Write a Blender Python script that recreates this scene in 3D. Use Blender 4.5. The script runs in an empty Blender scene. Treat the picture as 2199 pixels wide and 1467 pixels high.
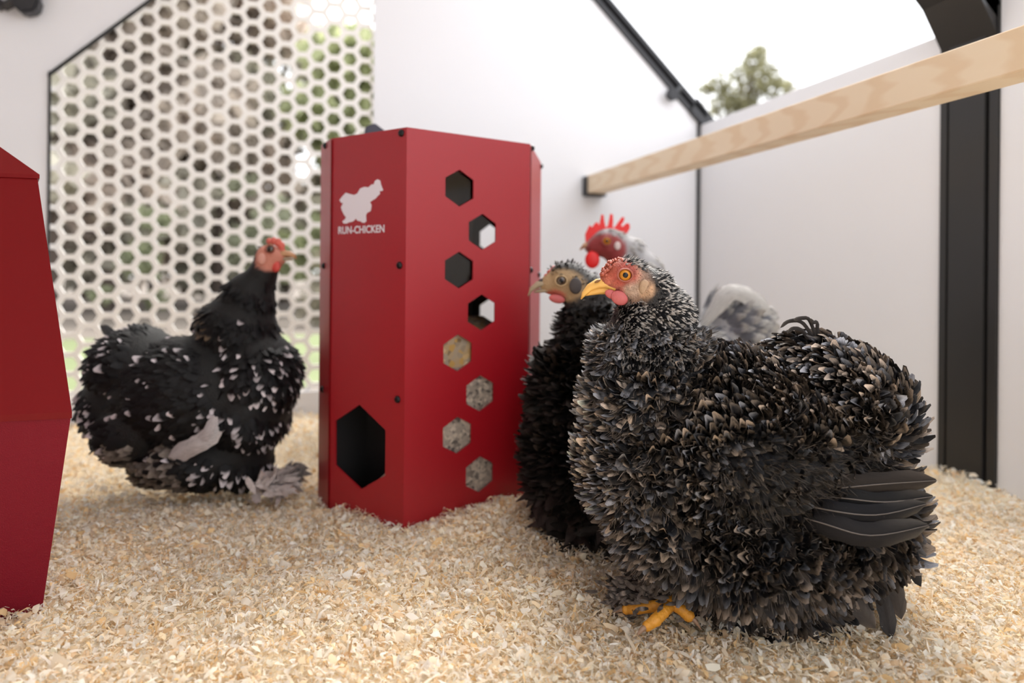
import bpy, bmesh, math, random
import numpy as np
from mathutils import Vector, Matrix, noise
C = bpy.context.scene
COL = C.collection
R = math.radians
random.seed(7)

# ------------------------------------------------------------------ camera, sky, exposure
TH = R(17.0); CT, ST = math.cos(TH), math.sin(TH)
ROLL = R(0.5); CR, SR = math.cos(ROLL), math.sin(ROLL)
F = 1466.0; CX = 1099.5; HY = 592.0; CAMH = 0.28
cam_d = bpy.data.cameras.new('camera'); cam = bpy.data.objects.new('camera', cam_d); COL.objects.link(cam)
cam_d.sensor_width = 36; cam_d.lens = 24.0
cam_d.shift_y = -(733.5 - HY) / 2199.0
cam_d.clip_start = 0.02; cam_d.clip_end = 200
cam.matrix_world = Matrix.Translation((0, 0, CAMH)) @ Matrix.Rotation(-TH, 4, 'Z') @ Matrix.Rotation(R(90), 4, 'X') @ Matrix.Rotation(ROLL, 4, 'Z')
cam_d.dof.use_dof = True; cam_d.dof.focus_distance = 0.565; cam_d.dof.aperture_fstop = 3.5
C.camera = cam
C.view_settings.view_transform = 'Standard'; C.view_settings.look = 'None'
C.view_settings.exposure = 0.38; C.view_settings.gamma = 1.0

world = bpy.data.worlds.new('overcast sky'); C.world = world; world.use_nodes = True
wn = world.node_tree; bgn = wn.nodes['Background']
tc = wn.nodes.new('ShaderNodeTexCoord'); sp = wn.nodes.new('ShaderNodeSeparateXYZ'); rp = wn.nodes.new('ShaderNodeValToRGB')
wn.links.new(tc.outputs['Generated'], sp.inputs[0]); wn.links.new(sp.outputs['Z'], rp.inputs[0]); wn.links.new(rp.outputs[0], bgn.inputs[0])
rp.color_ramp.elements[0].position = 0.0; rp.color_ramp.elements[0].color = (0.97, 0.97, 1.0, 1)
rp.color_ramp.elements[1].position = 0.7; rp.color_ramp.elements[1].color = (0.93, 0.96, 1.0, 1)
bgn.inputs[1].default_value = 2.0
sd = bpy.data.lights.new('hazy_sun', 'SUN'); sd.energy = 5.5; sd.angle = R(40); sd.color = (1.0, 0.95, 0.88)
sun = bpy.data.objects.new('hazy_sun', sd); COL.objects.link(sun)
sun.rotation_euler = Vector((0.55, 0.75, 1.0)).to_track_quat('Z', 'Y').to_euler()   # sun stands high, back right

# ------------------------------------------------------------------ projection helpers
def cam2w(X, Z, h=0.0):
    return Vector((X * CT + Z * ST, -X * ST + Z * CT, h))
def XH(px, py, Z):
    xc = (px - CX) / F * Z; yc = -(py - HY) / F * Z
    return xc * CR - yc * SR, xc * SR + yc * CR + CAMH
def P(px, py, Z):
    X, h = XH(px, py, Z)
    return cam2w(X, Z, h)
def on_back(px, py, y0=1.42):
    Z = 1.4
    for _ in range(20):
        p = P(px, py, Z); Z += (y0 - p.y) / 1.0
    return P(px, py, Z)

# ------------------------------------------------------------------ materials
def nmat(name, base=(.8, .8, .8), rough=.5, metal=0., spec=.5, vary=0., scale=20., bump=0., bscale=200., coat=0., sss=0.):
    m = bpy.data.materials.new(name); m.use_nodes = True
    nt = m.node_tree; b = nt.nodes['Principled BSDF']
    b.inputs['Base Color'].default_value = (*base, 1); b.inputs['Roughness'].default_value = rough
    b.inputs['Metallic'].default_value = metal; b.inputs['Specular IOR Level'].default_value = spec
    b.inputs['Coat Weight'].default_value = coat
    if sss:
        b.inputs['Subsurface Weight'].default_value = sss; b.inputs['Subsurface Radius'].default_value = (.01, .004, .002)
        b.inputs['Subsurface Scale'].default_value = 0.5
    t = nt.nodes.new('ShaderNodeTexCoord')
    if vary:
        n = nt.nodes.new('ShaderNodeTexNoise'); n.inputs['Scale'].default_value = scale; n.inputs['Detail'].default_value = 4
        mx = nt.nodes.new('ShaderNodeMix'); mx.data_type = 'RGBA'
        nt.links.new(t.outputs['Object'], n.inputs['Vector']); nt.links.new(n.outputs['Fac'], mx.inputs['Factor'])
        mx.inputs['A'].default_value = (*[c * (1 - vary) for c in base], 1); mx.inputs['B'].default_value = (*[min(1, c * (1 + vary)) for c in base], 1)
        nt.links.new(mx.outputs['Result'], b.inputs['Base Color'])
    if bump:
        n2 = nt.nodes.new('ShaderNodeTexNoise'); n2.inputs['Scale'].default_value = bscale
        bp = nt.nodes.new('ShaderNodeBump'); bp.inputs['Strength'].default_value = bump; bp.inputs['Distance'].default_value = .001
        nt.links.new(t.outputs['Object'], n2.inputs['Vector']); nt.links.new(n2.outputs['Fac'], bp.inputs['Height']); nt.links.new(bp.outputs[0], b.inputs['Normal'])
    return m

M = {}
M['wall'] = nmat('white laminate', (.80, .80, .835), .38, spec=.5, vary=.015, scale=3)
M['mesh'] = nmat('white mesh steel', (.92, .90, .87), .4)
M['black'] = nmat('black aluminium', (.016, .016, .02), .38, spec=.5, bump=.05, bscale=900)
M['postblack'] = nmat('black satin profile', (.014, .013, .013), .42, spec=.45)
M['rubber'] = nmat('black rubber trim', (.01, .01, .012), .6)
M['red'] = nmat('red powder coat', (.30, .001, .008), .42, spec=.6, bump=.12, bscale=1500)
M['reddark'] = nmat('shade and seam red coat', (.15, .0004, .002), .45, spec=.22, bump=.12, bscale=1200)  # nest box shade put into its red; also colours the tower seams
M['redbounce'] = nmat('bounce-lit red coat', (.17, .0015, .012), .55, spec=.25, bump=.5, bscale=1100)  # same red, lightened for light bouncing off the bed onto the lower casing
M['screw'] = nmat('black screw', (.012, .012, .014), .3, metal=.6)
M['print'] = nmat('pale print', (.70, .66, .74), .5)
M['cavity'] = nmat('port cavity black', (.006, .006, .007), .5)
M['inner'] = nmat('dim inside brown', (.06, .045, .04), .5, vary=.2, scale=60)  # dimness inside the tower put into the colour of its rear panels
M['ground'] = nmat('leaf litter', (.17, .14, .115), .9, vary=.35, scale=3)
M['grass'] = nmat('lawn', (.15, .18, .075), .9, vary=.3, scale=2)
M['bark'] = nmat('bark', (.13, .10, .085), .9, vary=.3, scale=8)
M['eye'] = nmat('amber iris', (.50, .19, .012), .25, spec=.4, vary=.25, scale=500)
M['eyedark'] = nmat('brown iris', (.06, .03, .015), .12, coat=1.)
M['pupil'] = nmat('pupil', (.002, .002, .003), .12, spec=.35)
M['beak'] = nmat('yellow beak', (.80, .46, .12), .35, vary=.22, scale=60, sss=.15)
M['beakhorn'] = nmat('horn beak', (.35, .28, .19), .4, vary=.35, scale=70)
M['beakdark'] = nmat('dark beak ridge', (.05, .045, .045), .4)
M['nostril'] = nmat('nostril', (.22, .10, .03), .6)
M['comb'] = nmat('bright red comb', (.75, .012, .012), .45, vary=.1, scale=100, sss=.1)
M['pinkcomb'] = nmat('pink comb', (.44, .11, .07), .55, vary=.25, scale=150, bump=.6, bscale=500, sss=.1)
M['pinkwattle'] = nmat('pink wattle', (.50, .11, .11), .5, vary=.2, scale=150, bump=.4, bscale=600, sss=.15)
M['lid'] = nmat('eyelid skin', (.34, .10, .07), .5, vary=.2, scale=300, sss=.1)
M['lidtan'] = nmat('tan eyelid skin', (.48, .33, .18), .5, vary=.2, scale=300)
M['foot'] = nmat('yellow foot skin', (.62, .27, .025), .5, vary=.35, scale=150, bump=.6, bscale=500)
M['claw'] = nmat('brown claw', (.28, .17, .11), .4)
M['footpale'] = nmat('pale foot skin', (.55, .42, .36), .5, vary=.2, scale=100)

def attr_mat(name, rough=.55, spec=.3, streak=0.0, bump=0., trans=0.0, gloss_tint=None, sheen=0.):
    m = bpy.data.materials.new(name); m.use_nodes = True
    nt = m.node_tree; b = nt.nodes['Principled BSDF']
    a = nt.nodes.new('ShaderNodeAttribute'); a.attribute_name = 'Col'
    out = a.outputs['Color']
    if streak:
        uv = nt.nodes.new('ShaderNodeUVMap'); uv.uv_map = 'UVMap'
        mp = nt.nodes.new('ShaderNodeMapping'); mp.inputs['Scale'].default_value = (15, 2.4, 1)
        n = nt.nodes.new('ShaderNodeTexNoise'); n.inputs['Scale'].default_value = 1.6; n.inputs['Detail'].default_value = 3
        mr = nt.nodes.new('ShaderNodeMapRange'); mr.inputs[1].default_value = .3; mr.inputs[2].default_value = .7
        mr.inputs[3].default_value = 1 - streak; mr.inputs[4].default_value = 1 + streak
        mu = nt.nodes.new('ShaderNodeVectorMath'); mu.operation = 'SCALE'
        nt.links.new(uv.outputs[0], mp.inputs[0]); nt.links.new(mp.outputs[0], n.inputs['Vector']); nt.links.new(n.outputs['Fac'], mr.inputs[0])
        nt.links.new(out, mu.inputs[0]); nt.links.new(mr.outputs[0], mu.inputs['Scale']); out = mu.outputs[0]
        if bump:
            bp = nt.nodes.new('ShaderNodeBump'); bp.inputs['Strength'].default_value = bump; bp.inputs['Distance'].default_value = .002
            nt.links.new(n.outputs['Fac'], bp.inputs['Height']); nt.links.new(bp.outputs[0], b.inputs['Normal'])
    nt.links.new(out, b.inputs['Base Color'])
    b.inputs['Roughness'].default_value = rough; b.inputs['Specular IOR Level'].default_value = spec
    if sheen:
        b.inputs['Sheen Weight'].default_value = sheen; b.inputs['Sheen Roughness'].default_value = .4
    if trans:
        tr = nt.nodes.new('ShaderNodeBsdfTranslucent'); nt.links.new(out, tr.inputs['Color'])
        ms = nt.nodes.new('ShaderNodeMixShader'); ms.inputs[0].default_value = trans
        nt.links.new(b.outputs[0], ms.inputs[1]); nt.links.new(tr.outputs[0], ms.inputs[2])
        nt.links.new(ms.outputs[0], nt.nodes['Material Output'].inputs[0])
    return m
M['feather'] = attr_mat('feather', .42, .22, streak=.5, bump=.45)
M['vane'] = attr_mat('flight feather', .5, .10, streak=.35, bump=.3)
M['glossfeather'] = attr_mat('glossy feather', .45, .16, streak=.3, bump=.25)
M['skin'] = attr_mat('hen skin', .6, .3)
nt = M['skin'].node_tree; t = nt.nodes.new('ShaderNodeTexCoord'); v = nt.nodes.new('ShaderNodeTexVoronoi'); v.inputs['Scale'].default_value = 700
bp = nt.nodes.new('ShaderNodeBump'); bp.inputs['Strength'].default_value = .7; bp.inputs['Distance'].default_value = .0008
nt.links.new(t.outputs['Object'], v.inputs['Vector']); nt.links.new(v.outputs['Distance'], bp.inputs['Height']); nt.links.new(bp.outputs[0], nt.nodes['Principled BSDF'].inputs['Normal'])
M['flake'] = attr_mat('wood shaving', .7, .25, trans=.48)
M['leaf'] = attr_mat('leaf', .7, .2, trans=.45)
M['bed'] = nmat('shavings base', (.82, .66, .47), .9, vary=.3, scale=120)

# speckled feed
m = nmat('mixed grit', (.4, .35, .3), .8); nt = m.node_tree; b = nt.nodes['Principled BSDF']
t = nt.nodes.new('ShaderNodeTexCoord'); v = nt.nodes.new('ShaderNodeTexVoronoi'); v.inputs['Scale'].default_value = 260
cr = nt.nodes.new('ShaderNodeValToRGB'); sx = nt.nodes.new('ShaderNodeSeparateColor')
nt.links.new(t.outputs['Object'], v.inputs['Vector']); nt.links.new(v.outputs['Color'], sx.inputs[0]); nt.links.new(sx.outputs[0], cr.inputs[0])
e = cr.color_ramp.elements; e[0].position = 0; e[0].color = (.16, .14, .13, 1); e[1].position = 1; e[1].color = (.85, .75, .64, 1)
k = e.new(.25); k.color = (.48, .41, .35, 1); k = e.new(.7); k.color = (.66, .57, .49, 1)
nt.links.new(cr.outputs[0], b.inputs['Base Color']); M['grit'] = m
m = nmat('corn and grit', (.4, .35, .3), .8); nt = m.node_tree; b = nt.nodes['Principled BSDF']
t = nt.nodes.new('ShaderNodeTexCoord'); v = nt.nodes.new('ShaderNodeTexVoronoi'); v.inputs['Scale'].default_value = 170
cr = nt.nodes.new('ShaderNodeValToRGB'); sx = nt.nodes.new('ShaderNodeSeparateColor')
nt.links.new(t.outputs['Object'], v.inputs['Vector']); nt.links.new(v.outputs['Color'], sx.inputs[0]); nt.links.new(sx.outputs[0], cr.inputs[0])
e = cr.color_ramp.elements; e[0].position = 0; e[0].color = (.25, .16, .08, 1); e[1].position = 1; e[1].color = (.8, .7, .5, 1)
k = e.new(.3); k.color = (.5, .42, .33, 1); k = e.new(.8); k.color = (.65, .4, .12, 1)
nt.links.new(cr.outputs[0], b.inputs['Base Color']); M['corn'] = m
# clear pane
m = bpy.data.materials.new('clear pane'); m.use_nodes = True; nt = m.node_tree; nt.nodes.remove(nt.nodes['Principled BSDF'])
tr = nt.nodes.new('ShaderNodeBsdfTransparent'); gl = nt.nodes.new('ShaderNodeBsdfGlossy'); gl.inputs['Roughness'].default_value = .08
fr = nt.nodes.new('ShaderNodeFresnel'); ms = nt.nodes.new('ShaderNodeMixShader')
nt.links.new(fr.outputs[0], ms.inputs[0]); nt.links.new(tr.outputs[0], ms.inputs[1]); nt.links.new(gl.outputs[0], ms.inputs[2]); nt.links.new(ms.outputs[0], nt.nodes['Material Output'].inputs[0])
M['pane'] = m
# pine wood with growth-ring bands
m = nmat('pine wood', (.7, .5, .3), .55); nt = m.node_tree; b = nt.nodes['Principled BSDF']
t = nt.nodes.new('ShaderNodeTexCoord'); mp = nt.nodes.new('ShaderNodeMapping'); mp.inputs['Scale'].default_value = (1, .16, 1)
w = nt.nodes.new('ShaderNodeTexNoise'); w.inputs['Scale'].default_value = 22; w.inputs['Detail'].default_value = 3; w.inputs['Distortion'].default_value = 1.2
wv = nt.nodes.new('ShaderNodeTexWave'); wv.inputs['Scale'].default_value = 26; wv.inputs['Distortion'].default_value = 9; wv.inputs['Detail'].default_value = 2; wv.wave_type = 'RINGS'
cr = nt.nodes.new('ShaderNodeValToRGB'); cr.color_ramp.elements[0].color = (.76, .55, .34, 1); cr.color_ramp.elements[1].color = (.88, .73, .54, 1)
cr.color_ramp.elements[0].position = .1; cr.color_ramp.elements[1].position = .5
mx = nt.nodes.new('ShaderNodeMix'); mx.data_type = 'RGBA'; mx.inputs['Factor'].default_value = .5
cr2 = nt.nodes.new('ShaderNodeValToRGB'); cr2.color_ramp.elements[0].color = (.82, .64, .44, 1); cr2.color_ramp.elements[1].color = (.90, .78, .62, 1)
nt.links.new(t.outputs['Object'], mp.inputs[0]); nt.links.new(mp.outputs[0], w.inputs['Vector']); nt.links.new(mp.outputs[0], wv.inputs['Vector'])
nt.links.new(wv.outputs['Fac'], cr.inputs[0]); nt.links.new(w.outputs['Fac'], cr2.inputs[0])
nt.links.new(cr.outputs[0], mx.inputs['A']); nt.links.new(cr2.outputs[0], mx.inputs['B']); nt.links.new(mx.outputs['Result'], b.inputs['Base Color']); M['pine'] = m

# ------------------------------------------------------------------ object helpers
def tag(o, label=None, cat=None, group=None, kind=None):
    if label: o['label'] = label
    if cat: o['category'] = cat
    if group: o['group'] = group
    if kind: o['kind'] = kind
    return o
def empty(name, loc=(0, 0, 0), rz=0., label=None, cat=None, group=None):
    o = bpy.data.objects.new(name, None); COL.objects.link(o); o.location = loc; o.rotation_euler = (0, 0, rz); o.empty_display_size = .02
    return tag(o, label, cat, group)
def link(name, me, mat=None, parent=None, smooth=False):
    o = bpy.data.objects.new(name, me); COL.objects.link(o)
    if mat: me.materials.append(mat)
    if parent: o.parent = parent
    if smooth: me.polygons.foreach_set('use_smooth', np.ones(len(me.polygons), bool))
    return o
def obj(name, bm, mat=None, parent=None, smooth=False, recalc=True):
    if recalc: bmesh.ops.recalc_face_normals(bm, faces=bm.faces)
    me = bpy.data.meshes.new(name); bm.to_mesh(me); bm.free()
    return link(name, me, mat, parent, smooth)
def add_box(bm, lo, hi, mtx=None, bev=0.):
    vs = [Vector((x, y, z)) for x in (lo[0], hi[0]) for y in (lo[1], hi[1]) for z in (lo[2], hi[2])]
    if mtx: vs = [mtx @ q for q in vs]
    v = [bm.verts.new(q) for q in vs]
    fs = [bm.faces.new([v[i] for i in f]) for f in ((0, 1, 3, 2), (4, 6, 7, 5), (0, 4, 5, 1), (2, 3, 7, 6), (0, 2, 6, 4), (1, 5, 7, 3))]
    if bev:
        es = list({e for f in fs for e in f.edges})
        bmesh.ops.bevel(bm, geom=es, offset=bev, segments=2, affect='EDGES', profile=.5)
def add_prism(bm, poly, off, cap=True):
    """poly: list of 3D points, extruded by vector off"""
    a = [bm.verts.new(p) for p in poly]; c = [bm.verts.new(Vector(p) + Vector(off)) for p in poly]
    n = len(a)
    for i in range(n): bm.faces.new((a[i], a[(i + 1) % n], c[(i + 1) % n], c[i]))
    if cap: bm.faces.new(a[::-1]); bm.faces.new(c)
def add_tube(bm, pts, rad, seg=10, sx=1.):
    pts = [Vector(p) for p in pts]
    if not hasattr(rad, '__len__'): rad = [rad] * len(pts)
    rings = []
    up = Vector((0.01, .02, 1))
    for i, p in enumerate(pts):
        d = (pts[min(i + 1, len(pts) - 1)] - pts[max(i - 1, 0)]).normalized()
        u = d.cross(up)
        if u.length < .2: u = d.cross(Vector((1, 0, 0)))
        u.normalize(); w = u.cross(d).normalized()
        rings.append([bm.verts.new(p + (u * math.cos(2 * math.pi * k / seg) * sx + w * math.sin(2 * math.pi * k / seg)) * rad[i]) for k in range(seg)])
    for a, c in zip(rings[:-1], rings[1:]):
        for k in range(seg): bm.faces.new((a[k], a[(k + 1) % seg], c[(k + 1) % seg], c[k]))
    bm.faces.new(rings[0][::-1]); bm.faces.new(rings[-1])
def add_ball(bm, c, r, sub=3, mtx=None):
    g = bmesh.ops.create_icosphere(bm, subdivisions=sub, radius=1.)
    s = r if hasattr(r, '__len__') else (r, r, r)
    for v in g['verts']:
        q = Vector((v.co.x * s[0], v.co.y * s[1], v.co.z * s[2]))
        if mtx: q = mtx @ q
        v.co = q + Vector(c)
def mesh_np(name, V, Fq, col=None, uv=None, mat=None, parent=None, smooth=True):
    """V (n,3); Fq (m,4) quads"""
    me = bpy.data.meshes.new(name); n = len(V); m_ = len(Fq)
    me.vertices.add(n); me.vertices.foreach_set('co', np.ascontiguousarray(V, np.float32).ravel())
    me.loops.add(m_ * 4); me.loops.foreach_set('vertex_index', np.ascontiguousarray(Fq, np.int32).ravel())
    me.polygons.add(m_); me.polygons.foreach_set('loop_start', np.arange(0, m_ * 4, 4, dtype=np.int32))
    me.polygons.foreach_set('use_smooth', np.full(m_, smooth))
    me.update(calc_edges=True)
    if uv is not None:
        l = me.uv_layers.new(name='UVMap'); l.data.foreach_set('uv', np.ascontiguousarray(uv[Fq.ravel()], np.float32).ravel())
    if col is not None:
        a = me.color_attributes.new('Col', 'FLOAT_COLOR', 'POINT')
        a.data.foreach_set('color', np.ascontiguousarray(np.concatenate([col, np.ones((n, 1))], 1), np.float32).ravel())
    return link(name, me, mat, parent)

# ------------------------------------------------------------------ THE ROOM
WL, WR, YB, EAVE, SL = -.441, .896, 1.42, .640, .95
XM = (WL + WR) / 2; PEAK = EAVE + (XM - WL) * SL
def struct(name, bm, mat): return tag(obj(name, bm, mat), kind='structure')
bm = bmesh.new(); add_box(bm, (-1.05, -1.6, -.06), (WR + .3, YB + .06, -.035)); struct('floor', bm, M['wall'])
# solid half of the back gable
bm = bmesh.new(); xm = on_back(803.5, 150).x
add_prism(bm, [(xm, YB, -.035), (WR, YB, -.035), (WR, YB, EAVE), (XM, YB, PEAK), (xm, YB, EAVE + (xm - WL) * SL)], (0, .012, 0)); struct('wall_back', bm, M['wall'])
bm = bmesh.new(); add_box(bm, (WL, YB, -.035), (xm, YB + .012, .045)); struct('trim_4', bm, M['wall'])
bm = bmesh.new(); add_box(bm, (-1.012, -.6, -.035), (-1.0, YB, 1.0)); struct('wall_left', bm, M['wall'])
bm = bmesh.new(); add_prism(bm, [(-1.0, YB, -.035), (WL, YB, -.035), (WL, YB, EAVE), (XM, YB, PEAK), (XM, YB, PEAK + .1), (-1.0, YB, PEAK + .1)], (0, .012, 0)); struct('wall_back_left', bm, M['wall'])
bm = bmesh.new(); add_prism(bm, [(-1.012, -.6, .95), (XM, -.6, PEAK), (XM, -.6, PEAK + .015), (-1.012, -.6, .965)], (0, YB + .6 + .012, 0)); struct('ceiling', bm, M['wall'])  # unseen left roof slope, put in to darken the nest box side
bm = bmesh.new(); add_prism(bm, [(-1.012, -.6, -.035), (.25, -.6, -.035), (.25, -.6, PEAK), (XM, -.6, PEAK), (-1.012, -.6, .95)], (0, -.012, 0)); struct('wall_front', bm, M['wall'])  # unseen wall behind the camera, added so light comes mostly from upper right
bm = bmesh.new(); add_box(bm, (WR, .775, -.035), (WR + .012, YB, EAVE), bev=.001); struct('wall_right', bm, M['wall'])
bm = bmesh.new(); add_box(bm, (WR, -.6, -.035), (WR + .012, .688, EAVE + .02), bev=.001); struct('wall_right_front', bm, M['wall'])
# post with two grooves
bm = bmesh.new()
prof = [(WR - .004, .688), (WR - .004, .700), (WR + .002, .7015), (WR + .002, .7035), (WR - .006, .705), (WR - .006, .759), (WR + .0, .7605), (WR + .0, .7625), (WR - .004, .764), (WR - .004, .775), (WR + .03, .775), (WR + .03, .688)]
add_prism(bm, [(x, y, -.035) for x, y in prof], (0, 0, EAVE + .035 + .01)); struct('trim_1', bm, M['postblack'])
# rafter over the post
bm = bmesh.new()
def rafter(bm, y0, y1, drop, rise, xa=WR + .02, xb=XM):
    za = EAVE - (xa - WR) * SL; zb = EAVE + (WR - xb) * SL
    add_prism(bm, [(xa, y0, za - drop), (xb, y0, zb - drop), (xb, y0, zb + rise), (xa, y0, za + rise)], (0, y1 - y0, 0))
rafter(bm, .690, .773, .01, .045)
add_prism(bm, [(WR + .0, .69, EAVE - .035), (WR - .045, .69, EAVE + .035), (WR + .0, .69, EAVE + .02)], (0, .083, 0))
struct('trim_2', bm, M['postblack'])
# rafter profile on the back gable (right), with a groove
bm = bmesh.new()
rafter(bm, YB - .006, YB + .03, -.002, .016, WR + .012)
rafter(bm, YB - .001, YB + .03, -.016, .026, WR + .012)
rafter(bm, YB - .012, YB + .03, -.026, .040, WR + .012)
add_prism(bm, [(WR + .014, YB - .012, EAVE - .012), (WR - .03, YB - .012, EAVE + .03), (WR - .012, YB - .012, EAVE + .062), (WR + .036, YB - .012, EAVE + .012)], (0, .03, 0))
struct('trim_3', bm, M['black'])
# black seals: corner, left edge, left slope
bm = bmesh.new(); add_box(bm, (WR - .007, YB - .006, -.03), (WR, YB, EAVE + .005)); struct('trim_5', bm, M['rubber'])
bm = bmesh.new(); add_box(bm, (WL, YB - .004, -.03), (WL + .004, YB, EAVE)); add_prism(bm, [(WL, YB - .006, EAVE - .004), (XM, YB - .006, PEAK - .004), (XM, YB - .006, PEAK - .011), (WL, YB - .006, EAVE - .011)], (0, .006, 0)); struct('trim_6', bm, M['rubber'])
# knobs holding the roof
def knob(label, p, r, d, arm):
    e_ = empty('roof_clamp', p, 0, label, 'clamp')
    bm = bmesh.new(); add_prism(bm, [(r * math.cos(k * math.pi / 3 + .3), -d, r * math.sin(k * math.pi / 3 + .3)) for k in range(6)], (0, d, 0)); 
    bmesh.ops.bevel(bm, geom=bm.edges[:], offset=r * .15, segments=2, affect='EDGES'); obj('knob', bm, M['black'], e_)
    bm = bmesh.new()
    for a, c, w in arm: add_tube(bm, [a, c], w, 6)
    obj('bracket', bm, M['black'], e_)
kp = on_back(1440, 205, YB - .012)
knob('small black faceted knob under the sloping black rafter of the back wall', kp, .016, .014, [((.005, -.004, .003), (.03, .004, .022), .008)])
kp = on_back(66, 14, YB - .004)
knob('black clamp knob on a bent black bar high on the wall left of the screen', kp, .023, .03, [((-.038, -.01, -.010), (-.10, -.01, .045), .010), ((-.038, -.01, -.010), (.045, -.01, .055), .008), ((0, -.012, 0), (.02, -.01, .04), .012)])

# hexagon mesh screen
pr = .0359; cs = pr * math.sqrt(3) / 2
a0 = on_back(147.4, 190)
bm = bmesh.new()
Rout = pr / math.sqrt(3); Rin = Rout * .715
for ci in range(-1, 20):
    for ri in range(-26, 30):
        cx_ = a0.x + ci * cs; cz_ = a0.z + ri * pr + (pr / 2 if ci % 2 else 0)
        if cx_ < WL - .0 or cx_ > xm - .012 or cz_ < .03 or cz_ > EAVE + (cx_ - WL) * SL + .03: continue
        ro = [bm.verts.new((cx_ + Rout * math.cos(k * math.pi / 3), YB + .013, cz_ + Rout * math.sin(k * math.pi / 3))) for k in range(6)]
        ri_ = [bm.verts.new((cx_ + Rin * math.cos(k * math.pi / 3), YB + .013, cz_ + Rin * math.sin(k * math.pi / 3))) for k in range(6)]
        for k in range(6): bm.faces.new((ro[k], ro[(k + 1) % 6], ri_[(k + 1) % 6], ri_[k]))
bmesh.ops.remove_doubles(bm, verts=bm.verts, dist=.0004)
g = bmesh.ops.extrude_face_region(bm, geom=bm.faces[:])
bmesh.ops.translate(bm, verts=[v for v in g['geom'] if isinstance(v, bmesh.types.BMVert)], vec=(0, .004, 0))
nrm = Vector((-SL, 0, 1)).normalized()
for co, no in (((WL, 0, EAVE), nrm), ((WL, 0, 0), Vector((-1, 0, 0)))):
    bmesh.ops.bisect_plane(bm, geom=bm.verts[:] + bm.edges[:] + bm.faces[:], plane_co=co, plane_no=no, clear_outer=True)
tag(obj('mesh_screen', bm, M['mesh']), 'white perforated screen of hexagon holes filling the left half of the back gable', 'mesh screen')

# ------------------------------------------------------------------ roosting bar
q = on_back(1272, 399)
e_ = empty('roost_bar', (q.x, YB, q.z), 0, 'square pine roosting bar running from the back wall out over the hens', 'perch')
bm = bmesh.new(); add_box(bm, (-.0195, -1.95, -.02), (.0195, -.003, .02), bev=.0015); obj('bar', bm, M['pine'], e_)
bm = bmesh.new(); add_box(bm, (-.023, -.024, -.0255), (.023, 0, -.0205)); add_box(bm, (-.0245, -.02, -.024), (-.0200, 0, .018)); add_box(bm, (.0200, -.02, -.024), (.0245, 0, .018)); obj('bracket', bm, M['black'], e_)

# ------------------------------------------------------------------ panels with cut-outs
def panel(name, A, B, z0, z1, holes, mat, parent, thick=.0018, inward=None):
    """A, B: floor points (Vector) of the panel's ends; holes: list of polygons [(u, z)] """
    A = Vector((A[0], A[1], 0)); B = Vector((B[0], B[1], 0)); L_ = (B - A).length; d = (B - A) / L_
    bm = bmesh.new()
    def loop(pts):
        vs = [bm.verts.new(A + d * u + Vector((0, 0, z))) for u, z in pts]
        for i in range(len(vs)): bm.edges.new((vs[i], vs[(i + 1) % len(vs)]))
    loop([(0, z0), (L_, z0), (L_, z1), (0, z1)])
    for h in holes: loop(h)
    bmesh.ops.triangle_fill(bm, use_beauty=True, use_dissolve=False, edges=bm.edges[:])
    n = d.cross(Vector((0, 0, 1)))
    if inward is not None and n.dot(inward) < 0: n = -n
    g = bmesh.ops.extrude_face_region(bm, geom=bm.faces[:])
    bmesh.ops.translate(bm, verts=[v for v in g['geom'] if isinstance(v, bmesh.types.BMVert)], vec=n * thick)
    return obj(name, bm, mat, parent)
def face_uz(px, py, A, B):
    """where the view ray meets the vertical plane A-B; (distance from A, height)"""
    A = Vector(A[:2]); B = Vector(B[:2]); d = (B - A).normalized(); n = Vector((-d.y, d.x))
    p1 = P(px, py, 1.0); o = Vector((0, 0)); r = Vector((p1.x, p1.y)); t_ = (A - o).dot(n) / r.dot(n)
    hit = r * t_; return (hit - A).dot(d), CAMH + (p1.z - CAMH) * t_

# ------------------------------------------------------------------ FEEDER TOWER
def XZ(px, Z): return cam2w((px - CX) / F * Z, Z)
F0 = XZ(871, .75); F1 = XZ(1136, .84); F2 = XZ(1160, .98); F5 = XZ(709, .8167); F4a = XZ(687, .86)
F3 = cam2w(-.06, 1.05); F4 = cam2w(-.215, 1.0)
TOPZ = P(873, 273, .75).z
fc = (F0 + F1 + F2 + F3 + F4 + F4a + F5) / 7
tower = empty('feeder_tower', (fc.x, fc.y, 0), 0, 'tall red hexagonal feeder tower with round column of hexagon windows and white logo', 'feeder')
tower['label'] = 'tall red steel feeder tower with hexagon windows and a white printed logo'
def lo(v): return Vector((v.x - fc.x, v.y - fc.y, 0))
ring = [F0, F1, F2, F3, F4, F4a, F5]
def hexpts(cu, cz, rr, rot=math.pi / 2): return [(cu + rr * math.cos(rot + k * math.pi / 3), cz + rr * math.sin(rot + k * math.pi / 3)) for k in range(6)]
wins = [(987, 404), (1036, 498), (986, 580), (1034, 671), (983, 758), (1031, 845), (982, 935), (1030, 1019)]
wuz = [face_uz(px, py, F0, F1) for px, py in wins]
RH = .0213
ZB = -.012
front = panel('window_panel', lo(F0), lo(F1), ZB, TOPZ, [hexpts(u, z, RH) for u, z in wuz], M['red'], tower, inward=lo(F0) * -1)
port = [face_uz(px, py, F5, F0) for px, py in ((772, 869), (828, 924), (827, 1021), (775, 1051), (720, 999), (720, 904))]
side = panel('port_panel', lo(F5), lo(F0), ZB, TOPZ, [port], M['red'], tower, inward=lo(F0) * -1)
panel('side_panel', lo(F4a), lo(F5), ZB, TOPZ, [], M['red'], tower, inward=-lo(F5))
panel('side_panel', lo(F4), lo(F4a), ZB, TOPZ, [], M['red'], tower, inward=-lo(F4))
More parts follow.
